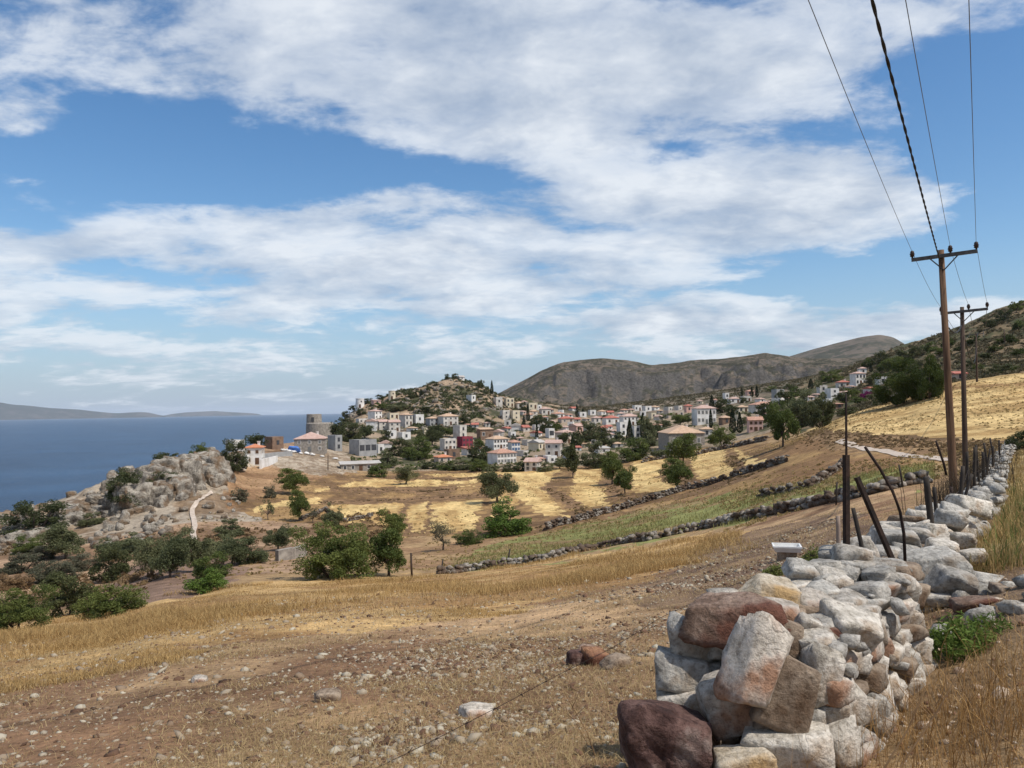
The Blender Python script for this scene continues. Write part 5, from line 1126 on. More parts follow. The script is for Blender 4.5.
p4_ = hit(1005, 346, 200); utility_pole(1005, 347, 1004, 329, p4_[1], 0.2, 0.14, 2, 'dark_pole', 'tiny bare pole on the scrub hillside', False)
p5_ = hit(328, 470, 100); utility_pole(328, 470, 328, 455, p5_[1], 0.15, 0.1, 2, 'dark_pole', 'thin lone pole in front of the large grey stone house', False)
def sag(a, b_, s, n=26): return [tuple(a*(1-t)+b_*t-np.array([0, 0, 4*s*t*(1-t)])) for t in (k/n for k in range(n+1))]
back = np.array([-0.608*38, -38, 0.038*38+0.45])
for k, lab in enumerate(['thin wire on the seaward insulators of the poles', 'thin wire on the middle insulators of the poles', 'thin wire on the inland insulators of the poles']):
    mb = MB().tube(sag(i1[k]+back, i1[k], 0.45), 0.0065, 6).tube(sag(i1[k], i2[k], 0.15), 0.007, 6).tube(sag(i2[k], i3[k], 1.2, 40), 0.012, 6)
    tag(mb.build('power_wire', M['wire'], None, True), lab, 'wire', 'overhead wires')
ax1 = b1+(t1_-b1)*0.955+np.array([-0.12, -0.12, 0]); ax2 = b2+(t2_-b2)*0.90+np.array([-0.1, -.1, 0]); ax3 = b3+(t3_-b3)*0.7; lowa = b1+(t1_-b1)*0.70+np.array([0.12, 0, 0])
mb = MB()
for ph in (0, math.pi):                                   # two twisted strands
    pts = []
    for j, q in enumerate(sag(ax1+back*np.array([1, 1, .95]), ax1, 0.4, 260)):
        a = j*0.9+ph; pts.append((q[0]+0.013*math.cos(a), q[1], q[2]+0.013*math.sin(a)))
    mb.tube(pts, 0.014, 6)
tag(mb.build('power_cable', M['cable'], None, True), 'thick black twisted cable running overhead to the tallest pole', 'cable', 'overhead wires')
mb = MB().tube(sag(lowa, ax2, 0.25), 0.028, 6).tube(sag(ax2, ax3, 2.2, 40), 0.035, 6)
tag(mb.build('power_cable', M['cable'], None, True), 'black cable sagging from the tallest pole past the dark pole', 'cable', 'overhead wires')

# ------------------------------------------------------------------ the near dry stone wall
def key_stone(name, parent, px, py, d, wpx, hpx, dep, rot, mat, seed, sub=4, planes=9, lo=0.46, rough=0.03):
    """a faceted stone whose middle lies on the pixel's ray at distance d; W,H in pixels there"""
    c = at(px, py, d); s = d/F*1.0
    v, f_ = rock_np(seed, (wpx*s*1.12, dep, hpx*s*1.12), sub, planes, lo, 0.82, rough)
    az_ = math.atan2(c[0], c[1]); me = mesh_np('stone', v @ rotm(rot[0], rot[1], rot[2]-az_).T, f_, False)
    o = link(name, me, M[mat], parent); off = np.array(parent.location) if parent is not None else 0
    o.location = tuple(c-off); return o
W1 = empty('stone_wall', tuple(at(760, 760, 3.6))); tag(W1, 'near broken end of the white dry stone wall with posts on top', 'stone wall')
NL, NR, FR, FL = (np.array(q) for q in ((0.78, 3.72), (1.40, 3.32), (2.36, 4.45), (1.88, 4.85)))
ZB, ZTOP = lambda q: -1.72+0.05*(q[1]-3.5), lambda s_: -1.08+0.17*s_
# earth and rubble heart of the wall; its dark colour shades the crevices
core = []
for sx, tx in ((0.05, 0.12), (0.05, 0.82), (0.97, 0.82), (0.97, 0.12)):
    q = (NL*(1-tx)+NR*tx)*(1-sx)+(FL*(1-tx)+FR*tx)*sx; core.append((q, sx))
cv_ = [(*q, -2.0) for q, s_ in core]+[(*(q*0.9+np.mean([c_[0] for c_ in core], 0)*0.1), ZTOP(s_)-0.16) for q, s_ in core]
cm = MB().poly(cv_, [(3, 2, 1, 0), (0, 1, 5, 4), (1, 2, 6, 5), (2, 3, 7, 6), (3, 0, 4, 7), (4, 5, 6, 7)]).build('rubble_core', M['soil']); cm.parent = W1; cm.location = -W1.location
KEY = [  # px, py, distance, width, height (px), depth (m), rotation, material
 (735, 618, 3.62, 100, 40, .34, (.12, .05, .1), 'red_stone'), (770, 592, 3.95, 66, 26, .3, (.1, .1, .2), 'ochre_stone'), (696, 640, 3.72, 60, 44, .26, (0, .2, .2), 'limestone_grey'), (681, 669, 3.66, 58, 34, .28, (0, .05, .1), 'limestone_grey'),
 (680, 701, 3.64, 54, 36, .28, (0, -.05, 0), 'limestone'), (758, 666, 3.2, 60, 88, .22, (-.35, .42, .1), 'limestone_rust'), (731, 706, 3.36, 60, 62, .22, (-.2, -.5, .1), 'limestone_rust'),
 (786, 696, 3.26, 58, 70, .24, (-.15, .3, .2), 'brown_stone'), (819, 676, 3.42, 34, 66, .2, (0, .1, .5), 'limestone'), (792, 750, 3.22, 92, 48, .3, (0, .1, .1), 'limestone'), (744, 766, 3.12, 66, 34, .24, (0, 0, .1), 'ochre_stone'),
 (808, 625, 3.6, 27, 22, .1, (.3, .3, .5), 'limestone'), (789, 641, 3.5, 30, 40, .16, (0, .2, .2), 'brown_stone'), (850, 628, 3.75, 54, 42, .26, (.2, .3, .6), 'limestone'), (831, 583, 4.25, 36, 25, .22, (.2, .1, .4), 'limestone'),
 (880, 588, 4.5, 60, 44, .34, (.35, .35, .4), 'limestone'), (857, 606, 4.1, 38, 36, .24, (.3, .2, .5), 'limestone_grey'), (824, 635, 3.66, 32, 26, .16, (.1, .2, .3), 'red_stone'), (882, 630, 4.12, 18, 13, .12, (0, 0, .5), 'red_stone'),
 (722, 598, 4.0, 30, 18, .2, (.1, 0, .2), 'limestone'), (800, 571, 4.35, 40, 18, .22, (.1, .1, .3), 'limestone_grey'), (852, 558, 4.62, 40, 26, .26, (.1, .2, .3), 'limestone'), (815, 606, 3.95, 44, 24, .24, (.3, .1, .4), 'limestone_rust'), (780, 612, 3.75, 36, 22, .2, (.2, .1, .2), 'limestone_rust'),
 (838, 662, 3.62, 30, 40, .2, (.1, .3, .7), 'limestone_rust'), (845, 702, 3.5, 32, 44, .2, (0, .3, .7), 'limestone'), (838, 742, 3.36, 36, 44, .2, (0, -.2, .7), 'limestone'), (866, 668, 3.86, 30, 38, .2, (0, .2, .7), 'limestone'), (870, 705, 3.7, 26, 36, .18, (0, .2, .7), 'limestone_grey'),
 (893, 652, 4.15, 26, 34, .2, (0, .2, .7), 'limestone'), (900, 618, 4.35, 24, 34, .22, (.1, .3, .7), 'limestone'), (912, 648, 4.42, 22, 32, .2, (0, .2, .7), 'limestone'), (862, 742, 3.5, 24, 30, .16, (0, .2, .7), 'limestone_rust'), (888, 690, 3.95, 24, 26, .16, (0, .3, .7), 'limestone'), (904, 678, 4.2, 24, 22, .16, (0, 0, .7), 'limestone_grey'),
 (874, 646, 4.0, 28, 30, .2, (.1, .2, .7), 'limestone_rust'), (770, 722, 3.3, 36, 30, .2, (0, .2, 0), 'brown_stone'), (700, 735, 3.5, 40, 34, .2, (0, 0, 0), 'brown_stone'), (812, 720, 3.4, 30, 40, .2, (0, .1, .4), 'limestone_grey')]
for k, (px, py, d, wp, hp, dp, ro, mt) in enumerate(KEY): key_stone('stone', W1, px, py, d, wp, hp, dp, ro, mt, (1000+k*7) if k != 5 else 1214, 4 if wp > 45 else 3)
g = np.random.default_rng(44); nst = len(KEY); mats = ['limestone', 'limestone', 'limestone_grey', 'limestone_rust', 'limestone', 'brown_stone']
fill = []
NLAY = 6
for lay in range(NLAY):
    for s_ in np.arange(0.03+0.05*(lay % 2), 1.0, 0.125): fill.append((s_+g.uniform(-.02, .02), 0.95-0.03*lay, lay))
for s_ in np.arange(0.1, 1.0, 0.14):
    for t_ in (0.25, 0.5, 0.72): fill.append((s_+g.uniform(-.04, .04), t_+g.uniform(-.05, .05), NLAY-0.7))
for lay in range(NLAY):
    for s_ in np.arange(0.05, 1.0, 0.14): fill.append((s_+g.uniform(-.02, .02), 0.05+0.03*lay, lay))
Vs, Fs, b0 = [], [], 0
for k, (s_, t_, lay) in enumerate(fill):
    q = (NL*(1-t_)+NR*t_)*(1-s_)+(FL*(1-t_)+FR*t_)*s_; zb = ZB(q); zt = ZTOP(s_); z_ = zb+(zt-zb)*(lay+0.5)/NLAY
    sz = np.array([g.uniform(.19, .33), g.uniform(.17, .26), g.uniform(.095, .16)]); ro = (g.uniform(-.2, .2), g.uniform(-.2, .2), 0.86+g.uniform(-.3, .3)+math.pi*int(g.integers(0, 2)))
    if nst < 99:
        v, f_ = rock_np(5000+k, sz, 3, 9, .48, .82, .024); o = link('stone', mesh_np('stone', v @ rotm(*ro).T, f_), M[mats[int(g.integers(0, 6))]], W1); o.location = tuple(np.array([q[0], q[1], z_])-np.array(W1.location)); nst += 1
    else: add_rock(5000+k, sz, (q[0], q[1], z_), ro, 3, 9)
for j in range(170):                                     # small wedging stones in the joints
    s_, t_, lay = g.uniform(0, 1), g.uniform(.15, .99), g.uniform(0, NLAY-.5); q = (NL*(1-t_)+NR*t_)*(1-s_)+(FL*(1-t_)+FR*t_)*s_; zb = ZB(q); zt = ZTOP(s_); z_ = zb+(zt-zb)*(lay+0.45)/NLAY; w_ = g.uniform(.05, .15)
    add_rock(7000+j, (w_, w_*g.uniform(.6, 1), w_*g.uniform(.4, .8)), (q[0], q[1], z_), (g.uniform(-.5, .5), g.uniform(-.5, .5), g.uniform(0, 6)), 2)
o = link('small_stones', mesh_np('small_stones', np.concatenate(Vs), np.concatenate(Fs)), M['limestone_grey'], W1); o.location = -W1.location; o['kind'] = 'stuff'
# the boulder at its foot
b_ = key_stone('boulder', None, 666, 746, 3.28, 92, 86, .36, (.1, .1, .2), 'dark_red_stone', 913, 5, 12, .52, .07); tag(b_, 'dark red rounded boulder at the broken end of the stone wall', 'boulder')

# ------------------------------------------------------------------ second stretch of wall beyond the gap
W2 = empty('stone_wall', tuple(at(930, 600, 5.9))); tag(W2, 'further stretch of dry stone wall running to the utility poles', 'stone wall')
KEY2 = [(930, 566, 6.0, 60, 32, .45, (.1, -.25, .2), 'limestone_grey'), (949, 582, 5.8, 50, 38, .4, (.1, .45, .2), 'limestone_grey'), (989, 584, 6.1, 40, 19, .3, (0, .05, .2), 'limestone_grey'), (893, 541, 6.6, 48, 20, .4, (0, 0, .2), 'limestone_grey'), (918, 538, 6.9, 26, 18, .35, (0, .1, .1), 'limestone'),
        (943, 551, 6.5, 30, 20, .35, (0, .1, .3), 'limestone'), (864, 562, 5.6, 28, 46, .25, (0, -.3, .1), 'limestone'), (970, 557, 6.8, 30, 16, .3, (0, 0, .2), 'limestone'), (936, 598, 5.75, 40, 12, .3, (0, 0, .1), 'limestone_grey'), (896, 566, 6.1, 34, 20, .3, (0, .1, .1), 'brown_stone'), (908, 552, 6.4, 30, 18, .3, (0, .2, .1), 'limestone_grey'),
        (884, 556, 6.2, 30, 18, .3, (0, .1, .1), 'limestone_grey'), (912, 596, 5.7, 30, 26, .3, (0, 0, 0), 'brown_stone'), (962, 540, 7.4, 26, 16, .3, (0, .1, .3), 'limestone'), (938, 533, 7.6, 28, 15, .3, (0, .1, .3), 'limestone'), (952, 524, 8.6, 24, 13, .3, (0, .1, .3), 'limestone')]
for k, (px, py, d, wp, hp, dp, ro, mt) in enumerate(KEY2): key_stone('stone', W2, px, py, d, wp, hp, dp, ro, mt, 2000+k*11, 4 if wp > 45 else 3)
g = np.random.default_rng(55); nst = len(KEY2); Vs, Fs, b0 = [], [], 0
A_ = np.array([3.15, 6.6]); LINE = [A_, at(975, 500, 14)[:2], at(990, 470, 24)[:2], at(1000, 452, 40)[:2], at(1012, 442, 58)[:2]]
cells = []
for a, c_ in zip(LINE[:-1], LINE[1:]):
    L = np.linalg.norm(c_-a); u = (c_-a)/L; nv_ = np.array([u[1], -u[0]]); k = 0.0
    while k < L:
        st_ = 0.30
        for t_ in (-0.3, 0.0, 0.3):
            for lay in range(3):
                if t_ == 0 and lay < 2: continue
                if lay == 2 and g.random() < .45: continue
                if lay == 1 and g.random() < .12: continue
                q = a+u*(k+g.uniform(-.1, .1))+nv_*(t_*0.72+g.uniform(-.15, .15)); cells.append((q, lay))
        k += st_*g.uniform(.75, 1.2)
for j, (q, lay) in enumerate(cells):
    z_ = float(terr(q[0], q[1])) + 0.06+lay*0.19+g.uniform(-.03, .05); sz = np.array([g.uniform(.26, .46), g.uniform(.22, .36), g.uniform(.16, .26)])*g.choice([.6, .85, 1, 1.2])*(1 if q[1] < 11 else .66); ro = (g.uniform(-.35, .35), g.uniform(-.35, .35), g.uniform(0, 6))
    if nst < 99 and q[1] < 16:
        v, f_ = rock_np(3000+j, sz, 3, 9, .46, .82, .024); o = link('stone', mesh_np('stone', v @ rotm(*ro).T, f_), M[mats[int(g.integers(0, 6))]], W2); o.location = tuple(np.array([q[0], q[1], z_])-np.array(W2.location)); nst += 1
    else: add_rock(3000+j, sz, (q[0], q[1], z_), ro, 2 if q[1] < 30 else 1)
for k in range(60):
    q = A_+np.array([g.normal(-.25, .35), g.normal(-.5, .6)]); w_ = g.uniform(.08, .22); add_rock(9000+k, (w_, w_*.8, w_*.6), (q[0], q[1], float(terr(q[0], q[1]))+w_*.2), (g.uniform(-.5, .5), g.uniform(-.5, .5), g.uniform(0, 6)), 2)
o = link('small_stones', mesh_np('small_stones', np.concatenate(Vs), np.concatenate(Fs)), M['limestone_grey'], W2); o.location = -W2.location; o['kind'] = 'stuff'
for k, (px, py, wp, hp, mt, lab) in enumerate([(978, 607, 56, 13, 'red_stone', 'flat reddish slab lying on the path beside the gap'), (930, 607, 36, 9, 'red_stone', 'thin broken reddish slab in the gap of the wall'), (1017, 612, 16, 12, 'limestone', 'small white stone on the path at the picture edge'), (1000, 592, 14, 8, 'brown_stone', 'small brown stone beyond the flat grey block')]):
    c = hit(px, py, 2); v, f_ = rock_np(4100+k, (wp*c[1]/F, .22, hp*c[1]/F*1.2), 3, 10); o = link('loose_stone', mesh_np('loose_stone', v @ rotm(0.05, 0, rnd.uniform(-.3, .3)).T, f_), M[mt]); o.location = (c[0], c[1], c[2]+0.02); tag(o, lab, 'stone')

# ------------------------------------------------------------------ fence posts on the walls
GP = 'fence posts standing in the stone walls'
def post(bx, by, tx, ty, d, wpx, mat, label, kind='tube', bend=0.0, d2=None):
    a = at(bx, by, d); t_ = at(tx, ty, d2 or d); rad = wpx*d/F/2; v = t_-a
    if kind == 'angle':
        mb = MB(); ax = Vector(tuple(v)).normalized(); u = Vector((1, 0.25, 0)); u = (u-u.dot(ax)*ax).normalized(); w_ = ax.cross(u); MT = Matrix((u, w_, ax)).transposed(); c = Vector(tuple(v/2-np.array(ax)*0.08)); L = np.linalg.norm(v)+0.16
        mb.box(c+u*0, (rad*2, 0.006, L), MT); mb.box(c-u*rad+w_*rad*0.9, (0.006, rad*1.8, L), MT); o = mb.build('fence_post', M[mat])
    else:
        pts = [tuple(v*t-np.array([0, 0, 0.1 if t == 0 else 0])+np.array([bend*math.sin(math.pi*t), 0, 0])) for t in (0, .2, .4, .6, .8, 1)]
        o = MB().tube(pts, [rad, rad*1.02, rad*.98, rad, rad*.95, rad*.9], 8).build('fence_post', M[mat], None, True)
    o.location = tuple(a); return tag(o, label, 'fence post', GP)
post(848, 574, 847.5, 455, 4.75, 4.6, 'rust', 'thick black iron post on the near wall, below the thin rod', 'angle')
post(846.5, 480, 846, 393, 4.8, 2.4, 'rust', 'thin upright rod rising above the thick black iron post')
post(839, 566, 838, 516, 4.7, 4.6, 'grey_wood', 'short reddish grey stake touching the thick black iron post')
post(863, 552, 853, 508, 5.2, 4.6, 'post_wood', 'short dark leaning stake behind the thick black iron post', d2=5.25)
post(898, 570, 858, 477, 5.6, 4.0, 'rust', 'straight dark iron post leaning toward the sea over the gap', 'angle')
post(905, 556, 865, 447, 5.9, 3.2, 'rust', 'curved dark iron rod bending toward the sea over the gap', bend=0.09)
post(932, 532, 926, 477, 7.6, 6.4, 'post_wood', 'stout weathered wooden post on the wall past the gap')
post(938, 530, 934, 487, 7.9, 4, 'post_wood', 'thin stake tied against the stout weathered post')
post(953, 518, 951, 487, 9.5, 3.8, 'rust', 'short iron post midway between the stout post and the tallest pole')
post(960, 508, 963, 466, 12, 4, 'post_wood', 'dark upright stake at the foot of the tallest pole')
post(962, 506, 972, 474, 12.5, 3, 'post_wood', 'slanting stake crossing the foot of the dark pole')
post(946, 470, 936, 441, 16, 2.4, 'rust', 'bent iron rod leaning against the tallest pole')
for k, (bx, by, tx, ty, d, w_, lab) in enumerate([(968, 494, 967, 452, 17, 4, 'first'), (974, 488, 975, 447, 19, 4.5, 'second'), (979, 484, 976, 445, 21, 3.2, 'third'), (984, 481, 983, 452, 23, 4.2, 'fourth'), (989, 477, 984, 443, 25, 3, 'fifth'), (993, 474, 993, 446, 28, 3.4, 'sixth'), (996, 470, 990, 438, 31, 2.6, 'seventh'), (1000, 466, 999, 440, 36, 2.6, 'eighth'), (972, 490, 966, 458, 18, 2.6, 'ninth'), (986, 478, 990, 448, 24, 2.4, 'tenth')]):
    post(bx, by, tx, ty, d, w_*.72, 'post_wood', lab+' stake of the dense dark fence beyond the dark pole, counting outward' if k < 8 else {8: 'thin tilted stake at the start of the dense dark fence', 9: 'crooked stake in the middle of the dense dark fence'}[k])
mb = MB(); 
for (a, b_, d1, c_, e_, d2_) in [(968, 462, 17, 1000, 446, 36), (969, 474, 17, 1000, 456, 36), (951, 496, 9.5, 968, 470, 17), (927, 490, 7.6, 951, 492, 9.5)]: mb.tube(sag(at(a, b_, d1), at(c_, e_, d2_), 0.12, 14), 0.004, 5)
tag(mb.build('fence_wire', M['rust'], None, True), 'sagging rusty wire strung between the far fence posts', 'wire')
# barbed wire along the near wall
bw = [at(362, 775, 3.6), at(430, 742, 4.0), at(500, 706, 4.5), at(560, 674, 5.0), at(612, 648, 5.5), at(660, 618, 6.0), at(720, 590, 6.3), at(800, 560, 6.0), at(846, 545, 5.0)]
mb = MB(); fine = []
for a, c_ in zip(bw[:-1], bw[1:]):
    for k in range(12): fine.append(a*(1-k/12)+c_*k/12)
fine.append(bw[-1]); mb.tube([tuple(q) for q in fine], 0.0018, 6)
for k in range(3, len(fine)-2, 5):
    for j in range(4):
        a = rnd.uniform(0, 6.28); q = fine[k]; mb.tube([tuple(q), tuple(q+np.array([0.026*math.cos(a), 0.012, 0.026*math.sin(a)]))], 0.0014, 4)
    mb.tube([tuple(fine[k]-(fine[k+1]-fine[k])*0.10), tuple(fine[k]+(fine[k+1]-fine[k])*0.10)], 0.005, 6)
tag(mb.build('barbed_wire', M['rust'], None, True), 'rusty barbed wire strand slanting across the stony field to the posts', 'wire')

# tub, field stones
c = hit(787, 559, 4); e = empty('water_trough', tuple(c), -0.25); tag(e, 'old white enamel tub used as a trough in the field', 'trough'); k_ = c[1]/F
Wt, Dt, Ht = 27*k_, 0.55, 6*k_; zt = 14*k_; mb = MB(); o_ = [(-.5, -.5), (.5, -.5), (.5, .5), (-.5, .5)]
pts = [(x*Wt, y*Dt, zt) for x, y in o_]+[(x*Wt*.88, y*Dt*.84, zt) for x, y in o_]+[(x*Wt*.8, y*Dt*.76, zt-Ht*.75) for x, y in o_]+[(x*Wt, y*Dt, zt-Ht*.25) for x, y in o_]+[(x*Wt*.84, y*Dt*.8, zt-Ht) for x, y in o_]
fc = []
for i in range(4):
    j = (i+1) % 4; fc += [(i, j, 4+j, 4+i), (4+i, 4+j, 8+j, 8+i), (j, i, 12+i, 12+j), (12+j, 12+i, 16+i, 16+j)]
fc += [(8, 9, 10, 11), (19, 18, 17, 16)]; mb.poly(pts, fc).build('basin', M['enamel'], e)
MB().box((0, 0, (zt-Ht)/2-0.06), (Wt*.66, Dt*.62, zt-Ht+.1)).build('base', M['brown_stone'], e)
def weed(px, py, wpx, hpx, pal, n, seed, label, asp=.28, rmin=2.0):
    g = np.random.default_rng(seed); c = hit(px, py, rmin); k_ = c[1]/F; W_, H_ = wpx*k_/2, hpx*k_
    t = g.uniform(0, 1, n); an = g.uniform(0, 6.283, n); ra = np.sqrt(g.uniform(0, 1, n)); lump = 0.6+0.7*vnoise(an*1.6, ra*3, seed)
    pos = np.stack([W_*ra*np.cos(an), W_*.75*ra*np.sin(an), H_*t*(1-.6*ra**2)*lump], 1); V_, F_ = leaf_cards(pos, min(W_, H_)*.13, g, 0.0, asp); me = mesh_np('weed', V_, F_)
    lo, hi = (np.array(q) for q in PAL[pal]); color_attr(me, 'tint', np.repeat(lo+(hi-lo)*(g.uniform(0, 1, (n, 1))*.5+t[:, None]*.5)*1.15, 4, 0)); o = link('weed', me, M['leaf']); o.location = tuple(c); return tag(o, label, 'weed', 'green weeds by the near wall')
weed(816, 566, 32, 18, 'green', 1500, 61, 'low green weed tuft beside the near wall, next to the tub'); weed(775, 577, 24, 14, 'green', 1100, 62, 'dark green weed tuft hugging the seaward face of the near wall')
weed(960, 656, 66, 40, 'bright', 1400, 63, 'pale green leafy weed growing on the path beside the gap', .22); weed(993, 634, 44, 22, 'bright', 600, 64, 'smaller pale weed spreading toward the picture edge beyond the leafy one', .22)
for k, (px, py, wp, hp, mt, lab) in enumerate([(577, 665, 24, 17, 'dark_red_stone', 'dark red rock in the small rock heap on the field'), (595, 664, 28, 17, 'rust_rock', 'rust orange rock in the small rock heap on the field'), (618, 668, 34, 14, 'brown_stone', 'flat brown rock half sunk beside the small rock heap'), (586, 656, 20, 12, 'red_stone', 'topmost reddish rock of the small rock heap'), (328, 701, 30, 12, 'brown_stone', 'low dark clod in the middle of the stony field'), (200, 682, 18, 6, 'limestone_rust', 'grey rock among the pebbles of the stony field'), (478, 716, 40, 10, 'limestone_rust', 'long pale rock beside the barbed wire')]):
    c = hit(px, py, 3); v, f_ = rock_np(4300+k*3, (wp*c[1]/F, wp*c[1]/F*.7, hp*c[1]/F*1.25), 3, 11); o = link('field_rock', mesh_np('field_rock', v @ rotm(.1, .1, rnd.uniform(0, .6)).T, f_), M[mt]); o.location = (c[0], c[1], c[2]+hp*c[1]/F*.3); tag(o, lab, 'rock')
# ------------------------------------------------------------------ pebbles and dry grass (nobody could count them)
def gen_pix(n, seed, poly=None, box=(0, 1024, 560, 790), rmin=2.2):
    """random places on the ground, even over the visible field"""
    g = np.random.default_rng(seed); r_ = np.exp(g.uniform(math.log(2.4), math.log(48), n*3)); a = np.radians(g.uniform(-40, 40, n*3)); x = r_*np.sin(a); y = r_*np.cos(a); px, py = project(np.column_stack([x, y, base_z(x, y)]))
    return x, y, r_, px, py, g
def wallside(x, y):                                       # signed side of the near walls' line: >0 is the path side
    ax_, ay_ = 1.1, 3.4; bx_, by_ = 3.2, 6.4; return (x-ax_)*(by_-ay_)-(y-ay_)*(bx_-ax_)
def in_wall(x, y):
    return (np.abs(seg_dist(x, y, [tuple((NL+NR)/2), tuple((FL+FR)/2)])) < 0.3)
Vb, Fb = ico(1)
def pebbles(name, x, y, size, seed, label, mat, squash=0.6):
    g = np.random.default_rng(seed); n = len(x); v = np.repeat(Vb[None], n, 0)*(1+g.normal(0, 0.22, (n, len(Vb), 1))); v *= size[:, None, None]*np.stack([np.ones(n), g.uniform(.55, 1, n), g.uniform(.3, .75, n)*squash/0.6], 1)[:, None, :]
    a = g.uniform(0, 6.28, n); ca, sa = np.cos(a)[:, None], np.sin(a)[:, None]; vx = v[..., 0]*ca-v[..., 1]*sa; vy = v[..., 0]*sa+v[..., 1]*ca
    tl = g.normal(0, .3, n)[:, None]; vz = v[..., 2]+vx*tl
    V_ = np.stack([vx+x[:, None], vy+y[:, None], vz+(terr(x, y)+size*0.04)[:, None]], -1).reshape(-1, 3); F_ = (Fb[None]+(np.arange(n)*len(Vb))[:, None, None]).reshape(-1, 3)
    me = mesh_np(name, V_, F_); lo, hi = np.array((0.25, 0.16, 0.11)), np.array((0.54, 0.46, 0.375)); t = g.uniform(0, 1, (n, 1))**1.1; red = (g.random((n, 1)) < 0.38)*1.0
    c = (lo+(hi-lo)*t)*(1-red)+np.array((0.15, 0.082, 0.055))*red*g.uniform(.7, 1.4, (n, 1)); color_attr(me, 'tint', np.repeat(c, len(Vb), 0)); return tag(link(name, me, mat), label, 'stones', kind='stuff')
M['pebble'] = attr_mat('pebble_stone', 'tint', 0.9); nt_ = M['pebble'].node_tree; bn = nt_.nodes['Principled BSDF']; nn_ = noise_node(nt_, 30, 6); bump(nt_, bn, nn_.outputs['Fac'], 0.6, 0.01)
x, y, r_, px, py, g = gen_pix(110000, 71)
cl = fbm(x*0.35, y*0.35, 73, 3)+0.35*(fbm(x*1.4, y*1.4, 74, 2)-.5); hv = sstep(0.42, 0.66, cl)
strawm = inpoly(px, py, STRAW); k = (g.random(len(x)) < np.where(strawm, 0.10, 0.08+0.55*hv)) & (r_ < 34) & (wallside(x, y) < 0.35) & ~in_wall(x, y) & (px < 860); x, y, r_ = x[k], y[k], r_[k]
g = np.random.default_rng(75); sz = np.clip(g.lognormal(math.log(0.0098), 0.68, len(x)), .003, .055)*(0.7+r_/22)
pebbles('pebbles', x, y, sz, 76, 'pale pebbles strewn over the dry stony field', M['pebble'])
x, y, r_, px, py, g = gen_pix(14000, 81); k = (r_ < 11) & (wallside(x, y) > 0.3) & ~in_wall(x, y) & (g.random(len(x)) < 0.35); x, y, r_ = x[k], y[k], r_[k]
pebbles('pebbles', x, y, np.clip(np.random.default_rng(82).lognormal(math.log(0.010), 0.6, len(x)), .004, .05), 83, 'small gravel scattered on the path beside the wall', M['pebble'])

def blades(name, x, y, hgt, wid, seed, label, lo, hi, lean=0.5, segs=2):
    g = np.random.default_rng(seed); n = len(x); z = terr(x, y)-0.01; a = g.uniform(0, 6.283, n); ln = np.abs(g.normal(0, lean, n)); b_ = g.uniform(0, 6.283, n)
    dx, dy = np.cos(b_)*ln*hgt, np.sin(b_)*ln*hgt; wx, wy = np.cos(a)*wid/2, np.sin(a)*wid/2
    p0 = np.stack([x-wx, y-wy, z], 1); p1_ = np.stack([x+wx, y+wy, z], 1); m0 = np.stack([x+dx*.35-wx*.8, y+dy*.35-wy*.8, z+hgt*.6], 1); m1 = np.stack([x+dx*.35+wx*.8, y+dy*.35+wy*.8, z+hgt*.6], 1); t0 = np.stack([x+dx-wx*.15, y+dy-wy*.15, z+hgt*np.sqrt(np.maximum(1-ln**2*.4, .2))], 1); t1 = np.stack([x+dx+wx*.15, y+dy+wy*.15, z+hgt*np.sqrt(np.maximum(1-ln**2*.4, .2))], 1)
    V_ = np.stack([p0, p1_, m1, m0, t1, t0], 1).reshape(-1, 3); q_ = np.arange(n)[:, None]*6; F_ = np.concatenate([q_+np.array([[0, 1, 2, 3]]), q_+np.array([[3, 2, 4, 5]])], 0)
    me = mesh_np(name, V_, F_); t = g.uniform(0, 1, (n, 1)); c = np.array(lo)+(np.array(hi)-np.array(lo))*t; color_attr(me, 'tint', np.repeat(c, 6, 0)); return tag(link(name, me, M['grass']), label, 'grass', kind='stuff')
# short stubble over the whole near field
x, y, r_, px, py, g = gen_pix(130000, 91); d_ = fbm(x*0.5, y*0.5, 92, 3); k = (g.random(len(x)) < 0.10+0.62*sstep(.42, .66, d_)) & ~in_wall(x, y) & (wallside(x, y) < 0.4) & (r_ < 40); x, y, r_ = x[k], y[k], r_[k]; g = np.random.default_rng(93)
blades('dry_stubble', x, y, g.uniform(.015, .07, len(x))*(0.8+r_/40), 0.0026*(0.6+r_/6), 94, 'short dry stubble over the stony field', (0.32, 0.20, 0.10), (0.66, 0.47, 0.26), 1.9)
# the taller straw along the lower side of the field
g = np.random.default_rng(95); r_ = np.exp(g.uniform(math.log(8), math.log(75), 420000)); a = np.radians(g.uniform(-38, 19, len(r_))); x = r_*np.sin(a); y = r_*np.cos(a); px, py = project(np.column_stack([x, y, base_z(x, y)]))
jy_ = (fbm(x*.3, y*.3, 96, 3)-.5)*40; k = inpoly(px, py+jy_, STRAW) & (g.random(len(x)) < 0.06+0.95*sstep(.38, .66, fbm(x*.22, y*.22, 97, 4))); x, y, r_ = x[k], y[k], r_[k]
blades('dry_grass', x, y, np.random.default_rng(98).uniform(.05, .20, len(x))*(0.5+1.5*sstep(.35, .7, fbm(x*.15, y*.15, 197, 3)))*(0.35+0.65*sstep(9, 24, r_)), 0.004*(0.7+r_/9), 99, 'golden straw along the lower side of the field', (0.30, 0.175, 0.07), (0.60, 0.405, 0.185), 0.95)
